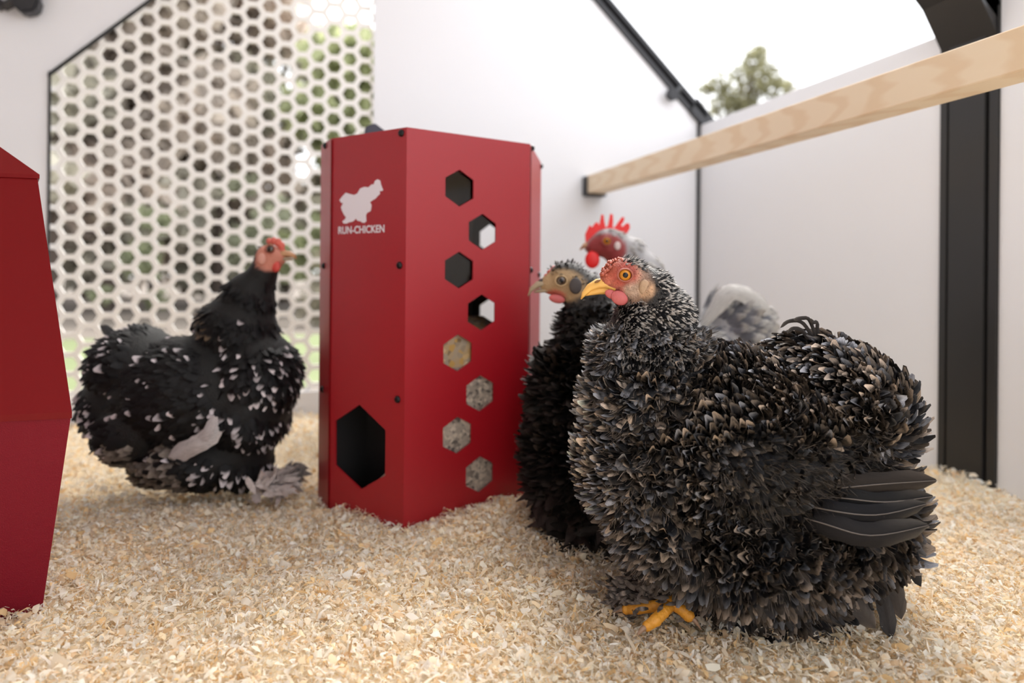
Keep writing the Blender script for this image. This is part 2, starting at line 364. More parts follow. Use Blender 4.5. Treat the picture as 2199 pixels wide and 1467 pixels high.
panel('side_panel', lo(F1), lo(F2), ZB, TOPZ, [], M['red'], tower, inward=-lo(F1))
# far panels with windows of their own
L23 = (F3 - F2).length; L34 = (F4 - F3).length
# aim far windows so daylight shows through the near ones
def far_hit(px, py, A, B): return face_uz(px, py, A, B)
fh = []
for px, py in ((1052, 512), (1052, 672)):
    u, z = far_hit(px, py, F2, F3)
    fh.append((u, z))
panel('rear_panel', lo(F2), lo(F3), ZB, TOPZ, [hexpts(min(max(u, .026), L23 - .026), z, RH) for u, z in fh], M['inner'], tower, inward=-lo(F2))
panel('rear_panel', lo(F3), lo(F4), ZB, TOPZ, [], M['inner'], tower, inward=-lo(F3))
# lid
bm = bmesh.new(); add_prism(bm, [lo(p) * .985 + Vector((0, 0, TOPZ - .006)) for p in ring], (0, 0, .003)); obj('lid', bm, M['red'], tower)
kq = P(815, 276, .93); kl = Vector((kq.x - fc.x, kq.y - fc.y, TOPZ - .003))
bm = bmesh.new(); hk = kq.z - TOPZ + .010
add_prism(bm, [kl + Vector((-.024, 0, 0)), kl + Vector((.03, 0, 0)), kl + Vector((.024, 0, hk * .55)), kl + Vector((-.006, 0, hk)), kl + Vector((-.018, 0, hk * .9))], (0, .022, 0))
bmesh.ops.bevel(bm, geom=bm.edges[:], offset=.0012, segments=2, affect='EDGES'); obj('latch', bm, nmat('navy plastic', (.03, .035, .06), .45), tower)
# bend seams beside the corners
def seam(A, B, t_, nm='seam'):
    d = (B - A).normalized(); p = A + d * t_; n = Vector((d.y, -d.x, 0)); 
    if n.dot(p - fc) < 0: n = -n
    bm = bmesh.new(); q0 = lo(p) + n * .0003
    add_prism(bm, [q0 + Vector((0, 0, ZB)), q0 + d * .0022 + Vector((0, 0, ZB)), q0 + d * .0022 + n * .0008 + Vector((0, 0, ZB)), q0 + n * .0008 + Vector((0, 0, ZB))], (0, 0, TOPZ - ZB - .002)); obj(nm, bm, M['reddark'], tower)
seam(F5, F0, .0005); seam(F1, F2, .004)
# screws
def screw(px, py, A, B, parent=tower, c=None, r=.0042, off=None):
    c = fc if c is None else c
    u, z = face_uz(px, py, A, B); d = (Vector((B.x, B.y, 0)) - Vector((A.x, A.y, 0))).normalized(); p = Vector((A.x, A.y, 0)) + d * u
    n = Vector((d.y, -d.x, 0))
    if n.dot(p - Vector((c.x, c.y, 0))) < 0: n = -n
    bm = bmesh.new(); q = p - Vector((c.x, c.y, 0)) + Vector((0, 0, z))
    mt = n.to_track_quat('Z', 'Y').to_matrix().to_4x4()
    g = bmesh.ops.create_uvsphere(bm, u_segments=16, v_segments=8, radius=1)
    for v in g['verts']: v.co = mt @ Vector((v.co.x * r, v.co.y * r, max(v.co.z, -.1) * r * .75)) + q
    g = bmesh.ops.create_cone(bm, cap_ends=True, segments=6, radius1=r * .45, radius2=r * .45, depth=r * .1)
    for v in g['verts']: v.co = mt @ (v.co + Vector((0, 0, r * .74))) + q
    return obj('screw', bm, M['screw'], parent)
for s in ((862, 286), (858, 570), (854, 858), (851, 1136)): screw(*s, F5, F0)
for s in ((699, 313), (696, 571), (693, 836), (690, 1099)): screw(*s, F4a, F5)
for s in ((1142.5, 318), (1161.5, 357), (1139.5, 580), (1156, 590)): screw(*s, F1, F2)
# inside: clear pane, grit, black box for the dark behind the port
dA = (F1 - F0).normalized(); nA = Vector((-dA.y, dA.x, 0)); 
if nA.dot(fc - F0) < 0: nA = -nA
def pl(u, off, z): return lo(F0 + dA * u + nA * off) + Vector((0, 0, z))
LA = (F1 - F0).length
bm = bmesh.new(); vs = [bm.verts.new(pl(u, .004, z)) for u, z in ((.012, ZB + .01), (LA - .008, ZB + .01), (LA - .008, TOPZ - .01), (.012, TOPZ - .01))]; bm.faces.new(vs); obj('window_pane', bm, M['pane'], tower)
zg = P(1030, 705, .85).z
bm = bmesh.new(); add_prism(bm, [pl(.03, .006, ZB + .003), pl(LA - .010, .006, ZB + .003), pl(LA - .012, .09, ZB + .003), pl(.06, .09, ZB + .003)], (0, 0, zg - ZB - .045)); obj('grit_fill', bm, M['grit'], tower)
bm = bmesh.new()
top = [pl(.03, .006, zg - .0415), pl(LA - .010, .006, zg - .0415), pl(LA - .012, .09, zg - .0415), pl(.06, .09, zg - .0415)]
up_ = [pl(.03, .006, zg - .000), pl(LA - .010, .006, zg - .012), pl(LA - .012, .09, zg + .012), pl(.06, .09, zg + .015)]
a = [bm.verts.new(p) for p in top]; c_ = [bm.verts.new(p) for p in up_]
for i in range(4): bm.faces.new((a[i], a[(i + 1) % 4], c_[(i + 1) % 4], c_[i]))
bm.faces.new(a[::-1]); bm.faces.new(c_); obj('corn_layer', bm, M['corn'], tower)
# dark liner put behind the port, its blackness standing for shade
dB = (F0 - F5).normalized(); nB = Vector((-dB.y, dB.x, 0))
if nB.dot(fc - F5) < 0: nB = -nB
def ql(u, off, z): return lo(F5 + dB * u + nB * off) + Vector((0, 0, z))
LB = (F0 - F5).length
bm = bmesh.new()
us = [.003, LB - .012]; z0_, z1_ = ZB + .004, port[0][1] + .03
vv = [[bm.verts.new(ql(u + (.01 if o_ > .01 and u < .05 else 0), o_, z)) for z in (z0_, z1_)] for u in us for o_ in (.003, .05)]
(a0_, a1_), (b0_, b1_), (c0_, c1_), (d0_, d1_) = vv
for f in ((a0_, b0_, b1_, a1_), (c0_, c1_, d1_, d0_), (b0_, d0_, d1_, b1_), (a0_, c0_, d0_, b0_), (a1_, b1_, d1_, c1_)): bm.faces.new(f)
obj('port_dark_box', bm, M['cavity'], tower)
pz = port[3][1]
bm = bmesh.new(); ps = [ql(.05, .006, pz - .01), ql(LB - .02, .006, pz - .01), ql(LB - .02, .045, pz + .03), ql(.055, .045, pz + .012)]
lo_ = [p.copy() for p in ps]
for p in lo_: p.z = ZB + .006
a = [bm.verts.new(p) for p in lo_]; c_ = [bm.verts.new(p) for p in ps]
for i in range(4): bm.faces.new((a[i], a[(i + 1) % 4], c_[(i + 1) % 4], c_[i]))
bm.faces.new(a[::-1]); bm.faces.new(c_); obj('grit_fill', bm, M['grit'], tower)
# printed logo
LG = [(270,640),(330,560),(395,495),(470,520),(560,540),(620,510),(680,410),(760,380),(840,390),(900,335),(945,330),(970,260),(1020,230),(1070,255),(1085,330),(1110,400),(1130,440),(1100,465),(1060,460),(1065,520),(1020,560),(980,610),(930,640),(870,680),(900,740),(895,800),(880,860),(815,890),(790,940),(795,1010),(800,1050),(760,1090),(710,1080),(690,1060),(620,1045),(595,1000),(560,1040),(520,1065),(450,1080),(410,1105),(350,1100),(325,1060),(370,1025),(400,980),(360,930),(320,850),(300,780),(340,700),(300,690)]
bm = bmesh.new(); vs = []
for u, v_ in LG:
    a_, z_ = face_uz(700 + u / 9.17, 360 + v_ / 9.17, F5, F0); vs.append(bm.verts.new(ql(a_, -.0004, z_)))
for i in range(len(vs)): bm.edges.new((vs[i], vs[(i + 1) % len(vs)]))
bmesh.ops.triangle_fill(bm, use_beauty=True, edges=bm.edges[:])
g = bmesh.ops.extrude_face_region(bm, geom=bm.faces[:]); bmesh.ops.translate(bm, verts=[v for v in g['geom'] if isinstance(v, bmesh.types.BMVert)], vec=nB * .0003)
obj('printed_emblem', bm, M['print'], tower)
u0, zt0 = face_uz(727, 503, F5, F0); u1, zt1 = face_uz(826, 499, F5, F0); _, zt2 = face_uz(727, 487, F5, F0)
cu = bpy.data.curves.new('printed_text', 'FONT'); cu.body = 'RUN-CHICKEN'; cu.size = .02; cu.offset = .00045; cu.extrude = .0001
to = bpy.data.objects.new('printed_text', cu); COL.objects.link(to); bpy.context.view_layer.update()
dm = to.dimensions.copy(); me = bpy.data.meshes.new_from_object(to.evaluated_get(bpy.context.evaluated_depsgraph_get())); bpy.data.objects.remove(to)
co = np.array([v.co for v in me.vertices]); x0, y0_ = co[:, 0].min(), co[:, 1].min(); sxx = (u1 - u0) / (co[:, 0].max() - x0); szz = (zt2 - zt0) / (co[:, 1].max() - y0_)
for v in me.vertices:
    v.co = ql(u0 + (v.co.x - x0) * sxx, -.0004 - v.co.z * .5, zt0 + (v.co.y - y0_) * szz)
me.materials.clear(); link('printed_text', me, M['print'], tower)

# ------------------------------------------------------------------ RED NEST BOX (partly out of frame)
bc = Vector((-.305, .76, 0))
def lev(z, hx, hy): return [bc + Vector((-hx, -hy, z)), bc + Vector((hx, -hy, z)), bc + Vector((hx, hy, z)), bc + Vector((-hx, hy, z))]
n0 = P(85, 1325, .56); n1 = P(153, 890, .54); n2 = P(80, 379, .60)
def lev(z, hx, hy):
    bx_ = min(hx, .04)
    return [bc + Vector((-hx, -hy, z)), bc + Vector((hx, -hy, z)), bc + Vector((bx_, .05, z)), bc + Vector((-hx, .05, z))]
L0 = lev(-.012, n0.x - bc.x, bc.y - n0.y); L1 = lev(n1.z, n1.x - bc.x, bc.y - n1.y); L2 = lev(n2.z, n2.x - bc.x, bc.y - n2.y)
nest = empty('nest_box', bc, 0, 'red faceted nest box cut off by the frame, widest at its middle crease', 'nest box')
def loft(levels, capa=True, capb=True):
    bm = bmesh.new(); rs = [[bm.verts.new(p - bc) for p in l] for l in levels]
    for a, c in zip(rs[:-1], rs[1:]):
        for i in range(4): bm.faces.new((a[i], a[(i + 1) % 4], c[(i + 1) % 4], c[i]))
    if capa: bm.faces.new(rs[0][::-1])
    if capb: bm.faces.new(rs[-1])
    return bm
def shr(l, k, dz=0): return [bc + Vector(((p - bc).x * k, (p - bc).y * k, p.z + dz)) for p in l]
obj('lower_casing', loft([L0, L1]), M['redbounce'], nest)
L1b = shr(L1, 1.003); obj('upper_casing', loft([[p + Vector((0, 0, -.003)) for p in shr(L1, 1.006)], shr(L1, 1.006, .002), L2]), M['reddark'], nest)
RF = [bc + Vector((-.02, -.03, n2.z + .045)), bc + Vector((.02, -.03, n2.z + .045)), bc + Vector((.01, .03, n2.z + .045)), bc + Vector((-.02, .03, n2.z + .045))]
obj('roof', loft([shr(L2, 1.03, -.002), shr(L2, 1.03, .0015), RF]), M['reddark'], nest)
p = P(19, 882, .548); n_ = Vector((0, -1, .1))
bm = bmesh.new(); add_ball(bm, p - bc, (.0042, .0035, .0042), 3); obj('screw', bm, M['screw'], nest)
bm = bmesh.new(); add_ball(bm, p - bc + Vector((0, .0008, 0)), (.007, .0018, .007), 3); obj('washer', bm, M['reddark'], nest)

# ------------------------------------------------------------------ SHAVINGS BED
_rb = np.random.RandomState(3)
_g = _rb.randn(64, 64)
_waves = [(_rb.uniform(0, 6.28), _rb.uniform(0, 6.28), k) for k in (9, 14, 22, 34, 50, 75, 110, 160) for _ in range(3)]
BUMPS = []
for (px, py, Z, r, h) in ((1050, 1115, .77, .07, .012), (1160, 1080, .80, .06, .012), (740, 1110, .79, .03, .004), (960, 1130, .74, .02, .004), (2060, 1000, .95, .06, .014), (1990, 1010, .93, .05, .010), (620, 940, 1.1, .10, .012), (300, 930, 1.15, .1, .01), (40, 1350, .53, .07, -.004), (2150, 1100, .82, .08, .006), (1440, 1310, .54, .03, -.003), (1700, 1370, .5, .08, -.006)):
    q = P(px, py, Z); BUMPS.append((q.x, q.y, r, h))
def bedh(x, y):
    z = np.zeros_like(x)
    for a, b_, k in _waves:
        z += np.sin(x * k * math.cos(a) + y * k * math.sin(a) + b_) * (.016 / k ** .75) * (1.0 if k < 60 else 1.3)
    z *= .65
    for bx, by, r, h in BUMPS: z += h * np.exp(-((x - bx) ** 2 + (y - by) ** 2) / (r * r))
    return z - .004
nx, ny = 340, 330
gx = np.linspace(-.998, WR - .003, nx); gy = np.linspace(-.55, YB - .002, ny)
GX, GY = np.meshgrid(gx, gy); GZ = bedh(GX, GY) - .004 + _rb.randn(ny, nx) * .0012
V = np.stack([GX, GY, GZ], -1).reshape(-1, 3)
ii = np.arange(ny * nx).reshape(ny, nx)
Fq = np.stack([ii[:-1, :-1], ii[:-1, 1:], ii[1:, 1:], ii[1:, :-1]], -1).reshape(-1, 4)
bed = tag(mesh_np('shavings_bed', V, Fq, mat=M['bed']), 'packed bed of pale wood shavings under the loose curls', 'bedding', kind='stuff')
bed['label'] = 'deep litter of packed pale shavings covering the whole floor'
def flakes(n, xr, yr, smin, smax, seed, lift=.004, zmin=.0, reg=None, ar=(.16, .75), ck=1.):
    rs = np.random.RandomState(seed)
    x = rs.uniform(*xr, n * 3); y = rs.uniform(*yr, n * 3)
    Zc = x * ST + y * CT; Xc = x * CT - y * ST
    m_ = (Zc > .40) & (np.abs(Xc) < Zc * .86 + .03)
    if reg is not None: m_ &= reg(Zc)
    x, y = x[m_][:n], y[m_][:n]; n = len(x)
    z = bedh(x, y) + rs.rand(n) ** 1.5 * lift
    s = smin + (smax - smin) * rs.rand(n) ** 2.2
    asp = rs.uniform(ar[0], ar[1], n)
    yaw = rs.uniform(0, 6.283, n); pit = rs.randn(n) * .45; rol = rs.randn(n) * .75
    d = np.stack([np.cos(yaw) * np.cos(pit), np.sin(yaw) * np.cos(pit), np.sin(pit)], 1)
    upv = np.tile([0, 0, 1.], (n, 1)); sd_ = np.cross(d, upv); sd_ /= np.linalg.norm(sd_, axis=1)[:, None]; nr = np.cross(sd_, d)
    sd2 = sd_ * np.cos(rol)[:, None] + nr * np.sin(rol)[:, None]; nr2 = np.cross(sd2, d)
    curl = (rs.randn(n) * 1.6 + np.sign(rs.randn(n)) * .9) * ck
    rows = 4; Vs = []; 
    wprof = [.55, 1., .95, .5]
    ang = -curl / 2; cpos = np.stack([x, y, z], 1) - d * (s * .45)[:, None]
    wj = rs.uniform(.6, 1.15, (n, rows, 2)); sk = rs.uniform(-.3, .3, (n, rows))
    for k in range(rows):
        hw = (s * asp * .5 * wprof[k])
        sh = (sk[:, k] * s)[:, None] * d
        Vs.append(cpos - sd2 * (hw * wj[:, k, 0])[:, None] + sh * .5); Vs.append(cpos + sd2 * (hw * wj[:, k, 1])[:, None] - sh * .4 + nr2 * (hw * .3)[:, None])
        dd = d * np.cos(ang)[:, None] + nr2 * np.sin(ang)[:, None]
        cpos = cpos + dd * (s / (rows - 1))[:, None]; ang = ang + curl / (rows - 1)
    V = np.stack(Vs, 1)  # n, 8, 3
    base = np.arange(n)[:, None] * (rows * 2)
    Fq = np.concatenate([np.stack([base[:, 0] + 2 * k, base[:, 0] + 2 * k + 1, base[:, 0] + 2 * k + 3, base[:, 0] + 2 * k + 2], 1) for k in range(rows - 1)])
    pal = np.array([(.95, .85, .70), (.96, .90, .80), (.95, .79, .57), (.92, .68, .38), (.87, .66, .44), (.97, .94, .88), (.93, .88, .82), (.60, .40, .22)])
    pc = pal[rs.choice(8, n, p=[.27, .22, .17, .07, .06, .15, .05, .01])] * rs.uniform(.9, 1.05, (n, 1))
    col = np.repeat(np.clip(pc, 0, .95), rows * 2, 0)
    return V.reshape(-1, 3), Fq, col
parts = [flakes(90000, (-.6, .89), (.25, 1.0), .0028, .0105, 1, .008, reg=lambda Z: Z < .82),
         flakes(34000, (-.6, .89), (.25, 1.0), .005, .013, 9, .010, reg=lambda Z: Z < .8, ar=(.07, .2), ck=1.3),
         flakes(1500, (-.45, .89), (.25, 1.0), .010, .018, 5, .008, reg=lambda Z: Z < .85),
         flakes(40000, (-.75, .885), (.5, 1.415), .004, .012, 2, .008, reg=lambda Z: Z >= .80)]
off = 0; VV = []; FF = []; CC = []
for V, Fq, col in parts: VV.append(V); FF.append(Fq + off); CC.append(col); off += len(V)
VV = np.concatenate(VV)
VV[:, 0] = np.clip(VV[:, 0], -.999, WR - .001); VV[:, 1] = np.minimum(VV[:, 1], YB - .001)
fl = mesh_np('wood_shavings', VV, np.concatenate(FF), np.concatenate(CC), mat=M['flake'])
tag(fl, 'loose curled cream wood shavings strewn over the litter', 'wood shavings', kind='stuff')

# ------------------------------------------------------------------ HENS
class Bird:
    def __init__(s, name, Zc, pxc, label, cat):
        s.Z = Zc; s.X0 = (pxc - CX) / F * Zc
        q = cam2w(s.X0, Zc, 0); s.root = empty(name, q, -TH, label, cat); s.k = Zc / F
    def L(s, px, py, dy=0.):
        X, h = XH(px, py, s.Z + dy); return Vector((X - s.X0, dy, h))
def remesh(name, ells, voxel, smooth_it=6, k=1.0):
    bm = bmesh.new()
    for (c, r, tilt) in ells:
        add_ball(bm, c, r, 4, Matrix.Rotation(-R(tilt), 4, 'Y'))
    me = bpy.data.meshes.new('tmp'); bm.to_mesh(me); bm.free()
    o = bpy.data.objects.new('tmp', me); COL.objects.link(o)
    md = o.modifiers.new('r', 'REMESH'); md.mode = 'VOXEL'; md.voxel_size = voxel
    ms_ = o.modifiers.new('s', 'SMOOTH'); ms_.factor = .5; ms_.iterations = smooth_it
    dg = bpy.context.evaluated_depsgraph_get(); dg.update()
    me2 = bpy.data.meshes.new_from_object(o.evaluated_get(dg)); me2.name = name
    bpy.data.objects.remove(o); return me2
def me_arrays(me):
    n = len(me.vertices); V = np.empty(n * 3, np.float32); me.vertices.foreach_get('co', V); V = V.reshape(-1, 3)
    me.calc_loop_triangles(); t_ = np.empty(len(me.loop_triangles) * 3, np.int32); me.loop_triangles.foreach_get('vertices', t_); t_ = t_.reshape(-1, 3)
    return V.astype(float), t_
def sample(me, n, seed, dens=None):
    rs = np.random.RandomState(seed); V, T = me_arrays(me); a, b_, c = V[T[:, 0]], V[T[:, 1]], V[T[:, 2]]
    nr = np.cross(b_ - a, c - a); ar = np.linalg.norm(nr, axis=1); nrm_ = nr / np.maximum(ar, 1e-12)[:, None]
    w = ar.copy()
    if dens is not None: w = w * dens((a + b_ + c) / 3)
    # vertex normals for smooth directions
    VN = np.zeros_like(V)
    for k in range(3): np.add.at(VN, T[:, k], nr)
    VN /= np.maximum(np.linalg.norm(VN, axis=1), 1e-12)[:, None]
    cum = np.cumsum(w); cum /= cum[-1]
    pick = np.searchsorted(cum, (np.arange(n) + rs.rand(n)) / n); r1 = np.sqrt(rs.rand(n)); r2 = rs.rand(n)
    A, B_, C_ = (1 - r1), r1 * (1 - r2), r1 * r2
    Pp = a[pick] * A[:, None] + b_[pick] * B_[:, None] + c[pick] * C_[:, None]
    t0 = T[pick]; N = VN[t0[:, 0]] * A[:, None] + VN[t0[:, 1]] * B_[:, None] + VN[t0[:, 2]] * C_[:, None]
    N /= np.linalg.norm(N, axis=1)[:, None]
    return Pp, N
def norm(v): return v / np.maximum(np.linalg.norm(v, axis=-1, keepdims=True), 1e-9)
def feathers(Pp, N, flow, Ln, W, lift, curl, colrows, prof, cup, rs, yawj=.35, jag=.2, edge=0.):
    """colrows: (n, rows, 3)"""
    n = len(Pp); rows = colrows.shape[1]
    T = norm(flow - N * (flow * N).sum(1)[:, None]); S = np.cross(T, N)
    yj = rs.randn(n) * yawj; T, S = T * np.cos(yj)[:, None] + S * np.sin(yj)[:, None], S * np.cos(yj)[:, None] - T * np.sin(yj)[:, None]
    c = Pp - N * .002; ang = lift.copy(); Vs = []; UV = []
    off_ = rs.rand(n) * 40
    roll = rs.randn(n) * .3
    for k in range(rows):
        t_ = k / (rows - 1)
        d = T * np.cos(ang)[:, None] + N * np.sin(ang)[:, None]; nn = -T * np.sin(ang)[:, None] + N * np.cos(ang)[:, None]
        S2 = S * np.cos(roll * t_)[:, None] + nn * np.sin(roll * t_)[:, None]
        hw = W * .5 * prof[k]
        jl = 1 + (rs.rand(n) - .5) * 2 * jag; jr = 1 + (rs.rand(n) - .5) * 2 * jag
        cupd = nn * (hw * cup)[:, None]
        back = d * (hw * .35)[:, None]
        Vs += [c - S2 * (hw * jl)[:, None] - cupd - back, c, c + S2 * (hw * jr)[:, None] - cupd - back]
        UV += [np.stack([off_, np.full(n, t_ * 2)], 1), np.stack([off_ + .5, np.full(n, t_ * 2)], 1), np.stack([off_ + 1, np.full(n, t_ * 2)], 1)]
        c = c + d * (Ln / (rows - 1))[:, None]; ang = ang + curl / (rows - 1)
    V = np.stack(Vs, 1); U = np.stack(UV, 1); Cc = np.repeat(colrows, 3, axis=1)
    if edge:
        for k in range(rows // 2, rows):
            for j in (0, 2): Cc[:, k * 3 + j] = Cc[:, k * 3 + j] * (1 - edge) + colrows[:, -1] * edge
    b0 = np.arange(n) * rows * 3; fs = []
    for k in range(rows - 1):
        for j in (0, 1):
            i0 = b0 + k * 3 + j; fs.append(np.stack([i0, i0 + 1, i0 + 4, i0 + 3], 1))
    return V.reshape(-1, 3), np.concatenate(fs), Cc.reshape(-1, 3), U.reshape(-1, 2)
def join(parts):
    off = 0; o = [[], [], [], []]
    for V, Fq, c, u in parts:
        o[0].append(V); o[1].append(Fq + off); o[2].append(c); o[3].append(u); off += len(V)
    return [np.concatenate(x) for x in o]
def sstep(a, b_, x): t_ = np.clip((x - a) / (b_ - a), 0, 1); return t_ * t_ * (3 - 2 * t_)
def paint(me, fn):
    V, _ = me_arrays(me); c = fn(V); a = me.color_attributes.new('Col', 'FLOAT_COLOR', 'POINT')
    a.data.foreach_set('color', np.concatenate([c, np.ones((len(V), 1))], 1).astype(np.float32).ravel())
PROF_B = [.4, .8, .98, 1., .95, .74, .28]
PROF_N = [.5, .9, 1., .8, .12]

def eye(b, c, r, side, iris, lidm, lid=True):
    """c local centre on the skin, side = -1 towards the camera"""
    bm = bmesh.new(); add_ball(bm, c, (r, r * .6, r), 3); o = obj('eye', bm, iris, b.root, True)
    bm = bmesh.new(); add_ball(bm, c + Vector((0, side * r * .44, 0)), (r * .5, r * .22, r * .5), 3); obj('pupil', bm, M['pupil'], o, True)
    if lid:
        bm = bmesh.new()
        n = 24; m_ = 8
        vs = [[bm.verts.new(c + Vector(((r * 1.15 + r * .15 * math.cos(q_)) * math.cos(p_) * 1.08, side * (r * .22 + r * .26 * math.sin(q_)), (r * 1.08 + r * .15 * math.cos(q_)) * math.sin(p_) * .98))) for q_ in [2 * math.pi * j / m_ for j in range(m_)]] for p_ in [2 * math.pi * i / n for i in range(n)]]
        for i in range(n):
            for j in range(m_): bm.faces.new((vs[i][j], vs[(i + 1) % n][j], vs[(i + 1) % n][(j + 1) % m_], vs[i][(j + 1) % m_]))
        obj('eyelid', bm, lidm, o, True)
def sweep_beak(b, name, pts, rz, ry, mat, seg=14):
    bm = bmesh.new(); rings = []
    for i, p in enumerate(pts):
        d = (pts[min(i + 1, len(pts) - 1)] - pts[max(i - 1, 0)]).normalized(); u = Vector((0, 1, 0)); w = d.cross(u).normalized()
        if w.z < 0: w = -w
        rings.append([bm.verts.new(p + u * math.cos(2 * math.pi * k / seg) * ry[i] + w * math.sin(2 * math.pi * k / seg) * rz[i] * (1 if math.sin(2 * math.pi * k / seg) > 0 else .6)) for k in range(seg)])
    for a, c in zip(rings[:-1], rings[1:]):
        for k in range(seg): bm.faces.new((a[k], a[(k + 1) % seg], c[(k + 1) % seg], c[k]))
    bm.faces.new(rings[0][::-1]); bm.faces.new(rings[-1]); return obj(name, bm, mat, b.root, True)
def leg(b, hock, ankle, toes, r, mat, clawm=None, nm='leg'):
    """one leg with its shank; toes are children with claws"""
    bm = bmesh.new(); add_tube(bm, [hock, hock.lerp(ankle, .5), ankle], [r * 1.25, r * .95, r * 1.15], 12); add_ball(bm, ankle, r * 1.25, 3)
    lg = obj(nm, bm, mat, b.root, True)
    for tp in toes:
        bm = bmesh.new(); pts = [ankle] + tp; rr = [r * 1.05, r * .95, r * 1.0, r * .8, r * .7][:len(pts)]
        if len(pts) > 5: rr = [r] * len(pts)
        add_tube(bm, pts, rr, 12)
        for p_, q_ in zip(pts[1:], rr[1:]): add_ball(bm, p_, q_ * 1.08, 2)
        o = obj('toe', bm, mat, lg, True)
        d = (pts[-1] - pts[-2]).normalized(); bm = bmesh.new()
        add_tube(bm, [pts[-1], pts[-1] + d * r * 1.3 + Vector((0, 0, .0005)), pts[-1] + d * r * 2.6 + Vector((0, 0, -.002))], [r * .6, r * .42, r * .08], 8); obj('claw', bm, clawm or M['claw'], lg, True)
    return lg

# ================================================================= front frizzle hen
b = Bird('hen', .60, 1600, 'curly feathered dark grey hen with amber eye and yellow beak standing closest of all', 'hen')
b.root['label'] = 'sharp curly-feathered grey and black hen with orange eye and bright yellow beak'
k = b.k
E = [(1347, 594, 47, 42, .0165, 0), (1314, 604, 28, 25, .0115, 0), (1350, 618, 36, 28, .0150, 0), (1395, 630, 55, 55, .021, 0),
     (1422, 680, 68, 70, .029, 0), (1422, 760, 90, 88, .044, 0), (1402, 865, 122, 115, .060, 0), (1386, 980, 116, 138, .070, 0),
     (1590, 960, 285, 172, .094, 0), (1748, 885, 128, 132, .078, 0), (1745, 1060, 138, 155, .088, 0), (1600, 1110, 265, 135, .092, 0), (1440, 1080, 120, 118, .073, 0), (1500, 835, 115, 62, .05, 20), (1362, 688, 48, 44, .024, 0), (1340, 745, 62, 60, .034, 0), (1620, 1225, 180, 68, .06, 0), (1420, 1190, 50, 50, .035, 0)]
ells = [(b.L(px, py, 0), (rx * k, ry, rz * k), tl) for px, py, rx, rz, ry, tl in E]
me = remesh('body', ells, .0035, 5)
hc = b.L(1340, 600); eyc = b.L(1342, 591, -.0165)
def hskin(V):
    c = np.tile([.025, .022, .021], (len(V), 1))
    def blob(px, py, r, col, dy=-.012, s=1.):
        q = np.array(b.L(px, py, dy)); d = np.linalg.norm((V - q)[:, [0, 2]], axis=1) / (r * k); w = (1 - sstep(.6, 1.1, d))[:, None] * s; nonlocal c; c = c * (1 - w) + np.array(col) * w
    blob(1345, 608, 56, (.40, .24, .17)); blob(1383, 622, 22, (.50, .31, .19)); blob(1308, 596, 34, (.44, .13, .085)); blob(1340, 588, 34, (.46, .10, .075)); blob(1326, 634, 20, (.42, .10, .085)); blob(1356, 624, 20, (.44, .32, .25), s=.8); blob(1302, 572, 28, (.46, .10, .06))
    rs = np.random.RandomState(0)
    for w_ in (180, 420, 900): c = c * (1 + .13 * np.sin(V @ np.array([w_, w_ * .7, -w_ * .4]) + 1) * np.sin(V @ np.array([-w_ * .5, w_ * .3, w_ * 1.1])))[:, None]
    return np.clip(c * .9 * (1 + rs.randn(len(V), 1) * .16), 0, 1)
paint(me, hskin)
body = link('body', me, M['skin'], b.root, True)
rs = np.random.RandomState(11)
def to_px(Pl):  # approximate pixel of a local point, on the bird's own scale (a body map, not the picture)
    return Pl[:, 0] / k + 1600, HY - (Pl[:, 2] - CAMH) / k
n = 12500
Pp, N = sample(me, n, 21, dens=lambda c: np.where(c[:, 2] > b.L(1400, 700).z, .25, 1.) * np.where(c[:, 1] > .03, .45, 1.) * np.where(c[:, 2] < .012, .2, 1))
u, v = to_px(Pp)
keep = ~((v < 680) & (u < 1500)); Pp, N, u, v = Pp[keep], N[keep], u[keep], v[keep]; n = len(Pp)
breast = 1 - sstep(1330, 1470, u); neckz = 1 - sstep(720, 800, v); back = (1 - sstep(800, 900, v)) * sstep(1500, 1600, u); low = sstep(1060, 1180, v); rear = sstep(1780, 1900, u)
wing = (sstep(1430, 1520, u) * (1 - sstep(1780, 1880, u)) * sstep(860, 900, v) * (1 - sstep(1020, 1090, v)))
flow = np.zeros((n, 3)); flow[:, 0] = .9 - 1.1 * breast + .0 * low; flow[:, 2] = -.35 - .65 * breast - .8 * low - .9 * rear + .2 * back
def clump(Pq, amp, wl, seed):
    r_ = np.random.RandomState(seed); o_ = np.zeros_like(Pq)
    for _ in range(5):
        kk = r_.randn(3); kk = kk / np.linalg.norm(kk) * 6.283 / wl; ph = r_.rand() * 6.283; ax = r_.randn(3)
        o_ += np.sin(Pq @ kk + ph)[:, None] * ax * amp * .6
    return o_
flow += clump(Pp, .38, .055, 3) + clump(Pp, .25, .022, 4) + rs.randn(n, 3) * .10
Ln = (.021 + .008 * rs.rand(n)) * (1 - .40 * neckz * (u < 1570)) * (1 + .30 * rear + .25 * low) * (1 - .28 * wing)
W = Ln * (.30 + .14 * rs.rand(n)) * (1 + .25 * rear) * (1 - .2 * low)
psh = np.clip(.10 + .75 * wing + .55 * neckz * (u > 1330) + .35 * (breast * (u > 1290)) + .75 * rear * sstep(780, 860, v) + .25 * low, 0, .92)
sh = rs.rand(n) < psh
lift = np.where(sh, .62 + .2 * rs.rand(n) - .25 * rear, .14 + .2 * rs.rand(n) + .35 * breast * (v > 740) * rs.rand(n) + .10 * back)
curl = np.where(sh, -.85 - .3 * rs.rand(n), 1.5 + .9 * rs.rand(n) - .8 * breast - .9 * low - .3 * rear + .4 * back)
W = np.where(sh, W * 1.2, W)
Ln *= np.where(rear * (v > 800) > .5, 1.25, 1)
